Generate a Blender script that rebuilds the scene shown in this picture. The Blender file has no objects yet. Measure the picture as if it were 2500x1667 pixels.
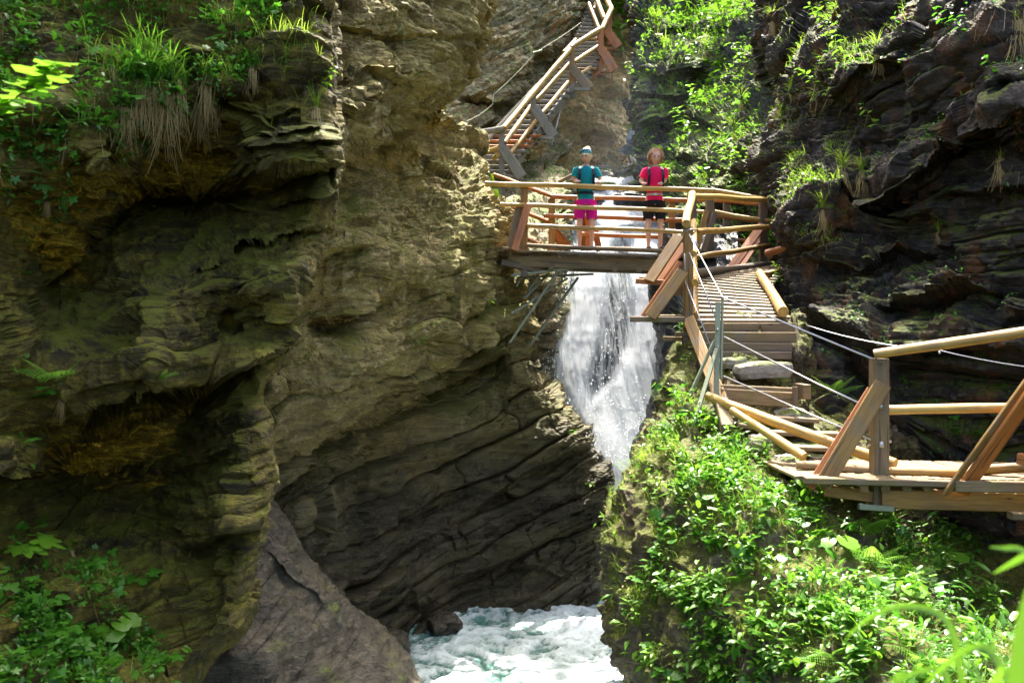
import bpy, math, random
import numpy as np
from mathutils import Vector, Matrix
random.seed(7)
SC = bpy.context.scene
COL = SC.collection
R = math.radians

# ---------------------------------------------------------------- camera, sky, sun, exposure
F = 2083.0                       # focal length in photograph pixels (30 mm on 36 mm)
cam_d = bpy.data.cameras.new('camera'); cam = bpy.data.objects.new('camera', cam_d); COL.objects.link(cam)
cam_d.lens = 30.0; cam_d.sensor_width = 36.0; cam_d.clip_start = 0.05; cam_d.clip_end = 500
cam.location = (0, 0, 0); cam.rotation_euler = (R(90), 0, 0)
cam_d.dof.use_dof = True; cam_d.dof.focus_distance = 11.5; cam_d.dof.aperture_fstop = 3.2
SC.camera = cam
SUN_EL, SUN_AZ = 63.0, 10.0      # azimuth from +Y (into the picture), positive to the right
world = bpy.data.worlds.new('World'); SC.world = world; world.use_nodes = True
wn = world.node_tree; sky = wn.nodes.new('ShaderNodeTexSky'); sky.sky_type = 'NISHITA'; sky.sun_disc = False
sky.sun_elevation = R(SUN_EL); sky.sun_rotation = R(SUN_AZ); sky.dust_density = 6.0; sky.air_density = 0.7; sky.ozone_density = 0.3
wn.links.new(sky.outputs[0], wn.nodes['Background'].inputs[0]); wn.nodes['Background'].inputs[1].default_value = 0.15
sun_d = bpy.data.lights.new('sun', 'SUN'); sun = bpy.data.objects.new('sun', sun_d); COL.objects.link(sun)
sun_d.energy = 3.0; sun_d.angle = R(0.5); sun_d.color = (1.0, 0.95, 0.86)
SD = Vector((math.sin(R(SUN_AZ))*math.cos(R(SUN_EL)), math.cos(R(SUN_AZ))*math.cos(R(SUN_EL)), math.sin(R(SUN_EL))))
sun.rotation_euler = (-SD).to_track_quat('-Z', 'Y').to_euler(); sun.location = SD*40
SC.view_settings.view_transform = 'Standard'; SC.view_settings.look = 'None'
SC.view_settings.exposure = 2.6; SC.view_settings.gamma = 1.0; SC.view_settings.use_curve_mapping = False
SC.cycles.use_denoising = True
SC.cycles.max_bounces = 8; SC.cycles.transparent_max_bounces = 12

# ---------------------------------------------------------------- helpers
def P(px, py, d):
    "a point seen at photograph pixel (px, py), d metres into the scene"
    return Vector(((px-1250)/F*d, d, (833.5-py)/F*d))

def tag(o, label=None, cat=None, group=None, kind=None):
    if label: o['label'] = label
    if cat: o['category'] = cat
    if group: o['group'] = group
    if kind: o['kind'] = kind
    return o

def thing(name, label, cat, loc=(0, 0, 0), group=None):
    o = bpy.data.objects.new(name, None); COL.objects.link(o); o.location = loc; o.empty_display_size = .2
    return tag(o, label, cat, group)

def mesh_obj(name, verts, faces, mat, parent=None, smooth=False, me=None):
    if me is None:
        me = bpy.data.meshes.new(name); me.from_pydata([tuple(v) for v in verts], [], faces)
        me.materials.append(mat)
        if smooth: me.polygons.foreach_set('use_smooth', [True]*len(me.polygons))
        me.update()
    o = bpy.data.objects.new(name, me); COL.objects.link(o)
    if parent:
        o.parent = parent
        if parent.type != 'EMPTY' or True: pass
    return o

def np_mesh(name, V, Q, mat, smooth=True):
    "mesh from numpy vertices (n,3) and faces (m,3|4)"
    me = bpy.data.meshes.new(name); k = Q.shape[1]
    me.vertices.add(len(V)); me.vertices.foreach_set('co', V.astype(np.float32).ravel())
    me.loops.add(Q.size); me.loops.foreach_set('vertex_index', Q.astype(np.int32).ravel())
    me.polygons.add(len(Q)); me.polygons.foreach_set('loop_start', np.arange(0, Q.size, k, dtype=np.int32))
    me.polygons.foreach_set('loop_total', np.full(len(Q), k, dtype=np.int32))
    me.polygons.foreach_set('use_smooth', np.full(len(Q), smooth))
    me.update(calc_edges=True); me.materials.append(mat)
    return me

def rel(parent):
    return Vector(parent.location) if parent else Vector((0, 0, 0))

def frame_mat(a, b, up=Vector((0, 0, 1))):
    x = (b-a); L = x.length; x = x/L
    if abs(x.dot(up)) > .98: up = Vector((0, 1, 0))
    y = up.cross(x).normalized(); z = x.cross(y)
    m = Matrix((x, y, z)).transposed().to_4x4()
    return m, L

def beam(name, a, b, w, h, mat, parent=None, up=Vector((0, 0, 1)), ch=.008, cut=0.0):
    "sawn timber from a to b: w across, h along up, chamfered edges, optional skew-cut ends"
    a, b = Vector(a), Vector(b); m, L = frame_mat(a, b, up)
    y, z = w/2, h/2; c = min(ch, y*.4, z*.4)
    sec = [(-y+c, -z), (y-c, -z), (y, -z+c), (y, z-c), (y-c, z), (-y+c, z), (-y, z-c), (-y, -z+c)]
    n = max(1, min(4, int(L/.7))); V = []
    j = .004
    for i in range(n+1):
        oy, oz = (random.uniform(-j, j), random.uniform(-j, j)) if 0 < i < n else (0, 0)
        for (p, q) in sec:
            sk = cut*q/z if i in (0, n) else 0
            V.append((L*i/n + (sk if i == 0 else -sk), p+oy, q+oz))
    Fc = [list(range(7, -1, -1)), list(range(8*n, 8*n+8))]
    for i in range(n):
        for k in range(8):
            k2 = (k+1) % 8; Fc.append((8*i+k, 8*i+k2, 8*i+8+k2, 8*i+8+k))
    o = mesh_obj(name, V, Fc, mat, parent)
    m.translation = a - rel(parent); o.matrix_basis = m
    return o

def log(name, pts, r0, r1, mat, parent=None, sides=12, wob=.05, sub=None):
    "a peeled round pole through pts (may bend), radius r0 to r1"
    pts = [Vector(p) for p in pts]; a, b = pts[0], pts[-1]; m, L = frame_mat(a, b); inv = m.inverted()
    loc = [inv @ (p-a) for p in pts]
    Ls = [0]
    for i in range(1, len(loc)): Ls.append(Ls[-1]+(loc[i]-loc[i-1]).length)
    tot = Ls[-1]; n = max(3, min(14, int(tot/.28)))
    V = []; ph = random.uniform(0, 6)
    for i in range(n+1):
        t = tot*i/n; k = 0
        while k < len(Ls)-2 and t > Ls[k+1]: k += 1
        f = (t-Ls[k])/max(1e-6, Ls[k+1]-Ls[k]); c = loc[k].lerp(loc[k+1], f)
        r = r0+(r1-r0)*i/n; r *= 1+wob*math.sin(ph+i*1.7)*.6+random.uniform(-wob, wob)*.4
        bow = .12*r*math.sin(ph+i*.9)
        for s in range(sides):
            an = 2*math.pi*s/sides; rr = r*(1+.035*math.sin(3*an+ph))
            V.append((c.x, c.y+math.cos(an)*rr+bow, c.z+math.sin(an)*rr-bow))
    Fc = []
    for i in range(n):
        for s in range(sides):
            s2 = (s+1) % sides; Fc.append((sides*i+s, sides*i+s2, sides*(i+1)+s2, sides*(i+1)+s))
    nb = len(V); V2 = V + V[:sides] + V[-sides:]
    Fc.append(list(range(nb+sides-1, nb-1, -1))); Fc.append(list(range(nb+sides, nb+2*sides)))
    o = mesh_obj(name, V2, Fc, mat, parent)
    o.data.polygons.foreach_set('use_smooth', [True]*(len(Fc)-2)+[False]*2)
    m.translation = a - rel(parent); o.matrix_basis = m
    return o

def wire(name, pts, r, mat, parent=None, sides=6):
    pts = [Vector(p) for p in pts]; V = []; Fc = []; o0 = rel(parent)
    for i, p in enumerate(pts):
        t = (pts[min(i+1, len(pts)-1)]-pts[max(i-1, 0)]).normalized()
        u = Vector((0, 0, 1)) if abs(t.z) < .9 else Vector((1, 0, 0))
        a = t.cross(u).normalized(); b = t.cross(a)
        for s in range(sides):
            an = 2*math.pi*s/sides; V.append(p-o0+a*math.cos(an)*r+b*math.sin(an)*r)
    for i in range(len(pts)-1):
        for s in range(sides):
            s2 = (s+1) % sides; Fc.append((sides*i+s, sides*i+s2, sides*(i+1)+s2, sides*(i+1)+s))
    Fc.append(list(range(sides-1, -1, -1))); Fc.append([sides*(len(pts)-1)+s for s in range(sides)])
    return mesh_obj(name, V, Fc, mat, parent, smooth=True)

def sag(a, b, s, n=10):
    a, b = Vector(a), Vector(b)
    return [a.lerp(b, i/n)-Vector((0, 0, s*4*(i/n)*(1-i/n))) for i in range(n+1)]

# ---------------------------------------------------------------- noise (numpy)
def h3(ix, iy, iz, seed=0):
    h = (ix.astype(np.uint32)*np.uint32(374761393)) ^ (iy.astype(np.uint32)*np.uint32(668265263)) ^ (iz.astype(np.uint32)*np.uint32(2147483647-1234567)) ^ np.uint32((seed*974711+12345) & 0xffffffff)
    h = (h ^ (h >> np.uint32(13)))*np.uint32(1274126177); h ^= h >> np.uint32(16); h = h*np.uint32(2246822519); h ^= h >> np.uint32(15)
    return (h & np.uint32(0xffffff)).astype(np.float32)/float(0xffffff)

def vn(p, seed=0):
    i = np.floor(p).astype(np.int64); f = (p-i).astype(np.float32); f = f*f*f*(f*(f*6-15)+10); i = i.astype(np.int32)
    x, y, z = i[:, 0], i[:, 1], i[:, 2]; r = 0
    for dx in (0, 1):
        wx = f[:, 0] if dx else 1-f[:, 0]
        for dy in (0, 1):
            wy = f[:, 1] if dy else 1-f[:, 1]
            for dz in (0, 1):
                wz = f[:, 2] if dz else 1-f[:, 2]
                r = r + wx*wy*wz*h3(x+dx, y+dy, z+dz, seed)
    return r*2-1

def fbm(p, oc=4, seed=0, gain=.5, ridged=False):
    a, s, r = 1.0, 0.0, 0
    for k in range(oc):
        v = vn(p*(2.03**k), seed+k*7)
        if ridged: v = 1-2*np.abs(v)
        r = r+a*v; s += a; a *= gain
    return r/s

def cells(q, seed):
    "blocky random values with a hint of slope per block"
    i = np.floor(q).astype(np.int32)
    return h3(i[:, 0], i[:, 1], i[:, 2], seed)*2-1

# ---------------------------------------------------------------- materials
def new_mat(name):
    m = bpy.data.materials.new(name); m.use_nodes = True; nt = m.node_tree
    return m, nt, nt.nodes['Principled BSDF']

class NT:
    def __init__(s, nt): s.t = nt
    def n(s, typ, **kw):
        x = s.t.nodes.new('ShaderNode'+typ)
        for k, v in kw.items(): setattr(x, k, v)
        return x
    def l(s, a, b): s.t.links.new(a, b)
    def put(s, sock, v):
        if hasattr(v, 'is_output') or isinstance(v, bpy.types.NodeSocket): s.l(v, sock)
        else: sock.default_value = v
    def coord(s, scale=(1, 1, 1), rot=(0, 0, 0), src='Object', loc=(0, 0, 0)):
        c = s.n('TexCoord'); mp = s.n('Mapping'); s.l(c.outputs[src], mp.inputs[0])
        mp.inputs['Scale'].default_value = scale; mp.inputs['Rotation'].default_value = rot; mp.inputs['Location'].default_value = loc
        return mp.outputs[0]
    def noise(s, vec, scale, detail=6, rough=.6, dist=0):
        x = s.n('TexNoise'); s.l(vec, x.inputs['Vector']); x.inputs['Scale'].default_value = scale
        x.inputs['Detail'].default_value = detail; x.inputs['Roughness'].default_value = rough; x.inputs['Distortion'].default_value = dist
        return x.outputs[0]
    def ramp(s, v, a, b, ca=(0, 0, 0, 1), cb=(1, 1, 1, 1)):
        x = s.n('ValToRGB'); s.l(v, x.inputs[0]); x.color_ramp.elements[0].position = a; x.color_ramp.elements[1].position = b
        x.color_ramp.elements[0].color = ca; x.color_ramp.elements[1].color = cb
        return x.outputs[0]
    def mr(s, v, a, b, c=0., d=1.):
        x = s.n('MapRange'); s.l(v, x.inputs[0]); x.inputs[1].default_value = a; x.inputs[2].default_value = b
        x.inputs[3].default_value = c; x.inputs[4].default_value = d
        return x.outputs[0]
    def mix(s, f, a, b, mode='MIX'):
        x = s.n('Mix', data_type='RGBA', blend_type=mode)
        s.put(x.inputs[0], f)
        for sock, v in ((x.inputs[6], a), (x.inputs[7], b)):
            if isinstance(v, tuple): sock.default_value = v if len(v) == 4 else v+(1,)
            else: s.l(v, sock)
        return x.outputs[2]
    def m(s, op, a, b=0.):
        x = s.n('Math', operation=op); s.put(x.inputs[0], a); s.put(x.inputs[1], b); return x.outputs[0]
    def bump(s, h, st, dist, prev=None):
        x = s.n('Bump'); s.l(h, x.inputs['Height']); x.inputs['Strength'].default_value = st; x.inputs['Distance'].default_value = dist
        if prev: s.l(prev, x.inputs['Normal'])
        return x.outputs[0]

def rock_mat(name, dark, mid, light, moss=(.09, .13, .012), moss_amt=.5, wet_z=None, wet_col=(.05, .048, .042), rough=.75,
             rot=(0, R(-25), 0), rust=0.0, rust_col=(.35, .13, .03), bump=1.0, pale=0.0, fine=1.0, cracks=.55):
    m, nt, b = new_mat(name); s = NT(nt)
    iso = s.coord(); bed = s.coord(scale=(.55, .55, 3.2), rot=rot)
    n1 = s.noise(bed, 1.6, 8, .62, .6); n2 = s.noise(iso, 1.1, 5, .6); n3 = s.noise(iso, 9*fine, 8, .7); n4 = s.noise(bed, 9*fine, 6, .7, .4)
    col = s.mix(s.mr(n1, .36, .62), dark, mid)
    col = s.mix(s.mr(n3, .5, .72, 0, .75), col, light)
    col = s.mix(s.mr(n4, .52, .40, 0, .4), col, tuple(c*.35 for c in dark))
    vc = s.n('TexVoronoi', feature='DISTANCE_TO_EDGE'); vm = s.n('VectorMath', operation='ADD'); s.l(s.coord(scale=(.9, .9, 2.3), rot=rot), vm.inputs[0]); s.l(s.n('TexNoise').outputs['Color'], vm.inputs[1]); s.l(vm.outputs[0], vc.inputs['Vector']); vc.inputs['Scale'].default_value = 2.6*fine
    crack = s.mr(s.m('ADD', vc.outputs[0], s.m('MULTIPLY', n3, .05)), .015, .06)
    col = s.mix(s.m('MULTIPLY', s.m('SUBTRACT', 1.0, crack), cracks), col, tuple(c*.25 for c in dark))
    if rust:
        col = s.mix(s.m('MULTIPLY', s.mr(s.noise(s.coord(scale=(1.6, 1.6, .5)), 1.7, 6, .65), .54, .66), rust), col, rust_col)
    if pale:
        vz = s.n('TexVoronoi'); s.l(bed, vz.inputs['Vector']); vz.inputs['Scale'].default_value = 7
        col = s.mix(s.m('MULTIPLY', s.mr(n3, .6, .66), pale), col, (.62, .6, .52))
    geo = s.n('NewGeometry'); sx = s.n('SeparateXYZ'); s.l(geo.outputs['Normal'], sx.inputs[0])
    up = s.mr(sx.outputs['Z'], -.45, .75, 0, 1)
    mm = s.m('ADD', s.m('MULTIPLY', up, .35), s.noise(iso, 2.3, 7, .68))
    mf = s.mr(mm, .86-.34*moss_amt, .98-.34*moss_amt)
    mossc = s.mix(n3, tuple(c*.55 for c in moss), tuple(c*1.5 for c in moss))
    col = s.mix(mf, col, mossc)
    pt = s.mr(geo.outputs['Pointiness'], .44, .56, .55, 1.25)
    rgh = s.mr(n3, .3, .7, rough-.12, min(1, rough+.15))
    if wet_z is not None:
        pz = s.n('SeparateXYZ'); s.l(geo.outputs['Position'], pz.inputs[0])
        w = s.mr(s.m('ADD', pz.outputs['Z'], s.m('MULTIPLY', n2, 2.2)), wet_z[0], wet_z[1], 1, 0)
        col = s.mix(s.m('MULTIPLY', w, .9), col, s.mix(s.mr(n1, .4, .6), tuple(c*.5 for c in wet_col), tuple(c*1.7 for c in wet_col)))
        rgh = s.m('SUBTRACT', rgh, s.m('MULTIPLY', w, .32))
    nt.links.new(col, b.inputs['Base Color']); s.put(b.inputs['Roughness'], rgh)
    b.inputs['Specular IOR Level'].default_value = .4
    nb = s.bump(crack, 1.3*bump*cracks, .03); nb = s.bump(n1, .9*bump, .10, nb); nb = s.bump(n4, .9*bump, .05, nb); nb = s.bump(n3, .8*bump, .035, nb)
    nb = s.bump(s.noise(iso, 45, 4, .7), .5*bump, .01, nb)
    nt.links.new(nb, b.inputs['Normal'])
    return m

def wood_mat(name, c1, c2, grey=0.0, rough=.55, green=0.0):
    m, nt, b = new_mat(name); s = NT(nt)
    oi = s.n('ObjectInfo'); base = s.coord()
    va = s.n('VectorMath', operation='ADD'); s.l(base, va.inputs[0])
    cm = s.n('CombineXYZ'); s.l(s.m('MULTIPLY', oi.outputs['Random'], 37.), cm.inputs[0]); s.l(s.m('MULTIPLY', oi.outputs['Random'], 11.), cm.inputs[1]); s.l(cm.outputs[0], va.inputs[1])
    mp = s.n('Mapping'); s.l(va.outputs[0], mp.inputs[0]); mp.inputs['Scale'].default_value = (1.2, 16, 16)
    g = s.noise(mp.outputs[0], 2.2, 6, .6, 1.2)
    mp2 = s.n('Mapping'); s.l(va.outputs[0], mp2.inputs[0]); mp2.inputs['Scale'].default_value = (.8, 5, 5)
    g2 = s.noise(mp2.outputs[0], 1.3, 4, .6)
    col = s.mix(s.mr(g, .3, .7), c1, c2)
    col = s.mix(s.mr(oi.outputs['Random'], 0, 1, 0, .35), col, tuple(c*.55 for c in c1))
    col = s.mix(s.mr(g2, .46, .68, 0, .65), col, tuple(c*.38 for c in c1))
    mp4 = s.n('Mapping'); s.l(va.outputs[0], mp4.inputs[0]); mp4.inputs['Scale'].default_value = (.9, 30, 30); ck = s.noise(mp4.outputs[0], 1.0, 3, .5)
    col = s.mix(s.mr(ck, .60, .66, 0, .75), col, tuple(c*.18 for c in c1))
    col = s.mix(s.m('MULTIPLY', s.mr(s.noise(base, 3.5, 5, .7), .52, .62), s.mr(oi.outputs['Random'], .25, 1, 0, .6)), col, (.13, .115, .085))
    if grey: col = s.mix(s.m('MULTIPLY', s.mr(g2, .3, .6), grey), col, (.23, .215, .18))
    if green: col = s.mix(s.m('MULTIPLY', s.mr(s.noise(base, 5, 6, .7), .5, .65), green), col, (.09, .12, .015))
    vo = s.n('TexVoronoi'); mp3 = s.n('Mapping'); s.l(va.outputs[0], mp3.inputs[0]); mp3.inputs['Scale'].default_value = (3.2, 9, 9); s.l(mp3.outputs[0], vo.inputs['Vector']); vo.inputs['Scale'].default_value = 1.0
    col = s.mix(s.mr(vo.outputs['Distance'], .07, .12, .8, 0), col, tuple(c*.22 for c in c1))
    nt.links.new(col, b.inputs['Base Color']); b.inputs['Roughness'].default_value = rough
    nb = s.bump(g, .7, .008); nt.links.new(nb, b.inputs['Normal'])
    return m

def leaf_mat(name, c1, c2, trans=.45, rough=.42, hue_noise=1.5, tr_col=None):
    m, nt, b = new_mat(name); s = NT(nt)
    geo = s.n('NewGeometry'); oi = s.n('ObjectInfo')
    rnd = s.m('FRACT', s.m('ADD', geo.outputs['Random Per Island'], oi.outputs['Random']))
    n = s.noise(s.coord(src='Object'), hue_noise, 3)
    col = s.mix(s.m('MULTIPLY', s.m('ADD', rnd, n), .62), c1, c2)
    nt.links.new(col, b.inputs['Base Color']); b.inputs['Roughness'].default_value = rough
    b.inputs['Specular IOR Level'].default_value = .5
    tr = s.n('BsdfTranslucent')
    s.l(s.mix(.5, col, tr_col or tuple(min(1, c*1.9) for c in c2), 'MIX'), tr.inputs[0])
    mx = s.n('MixShader'); mx.inputs[0].default_value = trans
    s.l(b.outputs[0], mx.inputs[1]); s.l(tr.outputs[0], mx.inputs[2])
    s.l(mx.outputs[0], nt.nodes['Material Output'].inputs[0])
    return m

def plain(name, col, rough=.7, metal=0.0, spec=.4, var=0.15, scale=25, bump=0.0):
    m, nt, b = new_mat(name); s = NT(nt)
    n = s.noise(s.coord(), scale, 5, .6)
    c = s.mix(n, tuple(x*(1-var) for x in col), tuple(min(1, x*(1+var)) for x in col))
    nt.links.new(c, b.inputs['Base Color']); b.inputs['Roughness'].default_value = rough; b.inputs['Metallic'].default_value = metal
    b.inputs['Specular IOR Level'].default_value = spec
    if bump: nt.links.new(s.bump(n, bump, .01), b.inputs['Normal'])
    return m

M = {}
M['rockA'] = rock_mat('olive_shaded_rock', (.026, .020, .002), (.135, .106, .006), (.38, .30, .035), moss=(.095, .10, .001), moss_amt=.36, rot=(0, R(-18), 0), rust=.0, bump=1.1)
M['rockB'] = rock_mat('banded_tan_rock', (.17, .125, .035), (.42, .335, .10), (.62, .54, .24), moss=(.15, .15, .012), moss_amt=.33, wet_z=(-1.6, 1.7), wet_col=(.046, .038, .021), rot=(0, R(-27), 0), bump=1.2, pale=.35)
M['rockC'] = rock_mat('wet_grey_brown_rock', (.035, .031, .019), (.095, .082, .050), (.22, .195, .13), moss_amt=-.1, rough=.30, cracks=.12, rot=(0, R(-48), 0), bump=1.2)
M['rockD'] = rock_mat('grey_tan_rock', (.16, .13, .06), (.40, .34, .17), (.60, .54, .34), moss_amt=.3, rot=(0, R(-40), 0), rust=.5, rust_col=(.40, .22, .08), wet_z=(-3, 3.2), wet_col=(.12, .115, .10), bump=.9, pale=.4, fine=.7)
M['rockE'] = rock_mat('ochre_rock', (.30, .19, .05), (.60, .42, .13), (.74, .60, .29), moss=(.13, .16, .03), moss_amt=.35, rot=(0, R(-12), 0), rust=.5, rust_col=(.46, .27, .08), bump=.9, fine=.7)
M['rockF'] = rock_mat('far_grey_rock', (.20, .21, .21), (.28, .29, .29), (.36, .37, .37), moss_amt=.0, bump=.6)
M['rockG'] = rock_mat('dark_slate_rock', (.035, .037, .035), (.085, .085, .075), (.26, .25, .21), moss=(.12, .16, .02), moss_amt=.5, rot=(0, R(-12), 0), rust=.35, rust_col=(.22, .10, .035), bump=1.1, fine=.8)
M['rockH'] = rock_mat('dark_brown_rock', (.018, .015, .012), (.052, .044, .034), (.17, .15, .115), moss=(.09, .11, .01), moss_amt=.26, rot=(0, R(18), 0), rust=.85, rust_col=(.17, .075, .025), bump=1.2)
M['rockI'] = rock_mat('mossy_brown_rock', (.06, .042, .02), (.15, .11, .06), (.34, .29, .20), moss=(.10, .11, .008), moss_amt=.5, rot=(R(20), R(-70), 0), rust=.35, rust_col=(.26, .13, .035), bump=1.2)
M['rockK'] = rock_mat('wet_black_rock', (.018, .021, .024), (.042, .047, .052), (.10, .11, .12), moss_amt=.0, rough=.35, rot=(0, R(70), 0), bump=.8)
M['stone'] = rock_mat('pale_stone', (.26, .235, .18), (.46, .43, .35), (.66, .63, .56), moss_amt=.2, fine=1.5, bump=.8)
M['wood'] = wood_mat('peeled_larch_wood', (.20, .105, .016), (.36, .205, .038))
M['pole'] = wood_mat('peeled_pole_wood', (.42, .24, .045), (.60, .39, .10))
M['orange'] = wood_mat('orange_sawn_wood', (.36, .11, .018), (.52, .20, .04))
M['oldwood'] = wood_mat('weathered_wood', (.17, .105, .04), (.30, .20, .09), grey=.12, green=.3, rough=.75)
M['darkwood'] = wood_mat('dark_wet_wood', (.10, .06, .03), (.20, .13, .07), grey=.2, green=.25, rough=.7)
M['deck'] = wood_mat('deck_wood', (.17, .11, .04), (.32, .225, .09), grey=.2, rough=.7)
M['greywood'] = wood_mat('grey_stair_wood', (.15, .13, .08), (.27, .24, .16), grey=.8, rough=.8, green=.25)
M['steel'] = plain('galvanised_steel', (.55, .57, .55), .4, .7)
M['greensteel'] = plain('green_grey_steel', (.22, .25, .16), .55, .3)
M['cable'] = plain('steel_cable', (.35, .36, .37), .3, .6)
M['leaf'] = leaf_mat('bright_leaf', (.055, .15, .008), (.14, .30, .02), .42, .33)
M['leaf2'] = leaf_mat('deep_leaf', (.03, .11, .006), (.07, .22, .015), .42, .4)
M['grass'] = leaf_mat('grass_blade', (.10, .20, .012), (.24, .36, .035), .45, .5)
M['straw'] = leaf_mat('dry_straw', (.22, .155, .05), (.42, .32, .13), .25, .8)
M['fern'] = leaf_mat('fern_green', (.09, .24, .02), (.20, .40, .04), .5, .5)
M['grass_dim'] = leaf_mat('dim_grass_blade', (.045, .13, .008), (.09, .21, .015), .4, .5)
M['stem'] = leaf_mat('stem_green', (.08, .14, .02), (.16, .2, .05), .2, .6)
M['moss'] = leaf_mat('moss_tuft', (.14, .16, .008), (.30, .32, .025), .3, .8)
# ---------------------------------------------------------------- the rock faces of the gorge
def interp(tab, y):
    t = np.array(tab, float); return np.interp(y, t[:, 0], t[:, 1])

def tps(ctrl):
    c = np.array(ctrl, float); X = c[:, :2]/1000.; z = c[:, 2]; n = len(X)
    def U(r2): return np.where(r2 > 1e-12, .5*r2*np.log(r2+1e-20), 0)
    K = U(((X[:, None]-X[None])**2).sum(-1))+np.eye(n)*2e-4
    Pm = np.hstack([np.ones((n, 1)), X]); A = np.zeros((n+3, n+3)); A[:n, :n] = K; A[:n, n:] = Pm; A[n:, :n] = Pm.T
    w = np.linalg.solve(A, np.concatenate([z, np.zeros(3)]))
    def f(px, py):
        Q = np.stack([px, py], 1)/1000.; out = np.zeros(len(Q))
        for i in range(n): out += w[i]*U(((Q-X[i])**2).sum(1))
        return out+w[n]+Q@w[n+1:]
    return f

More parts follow.
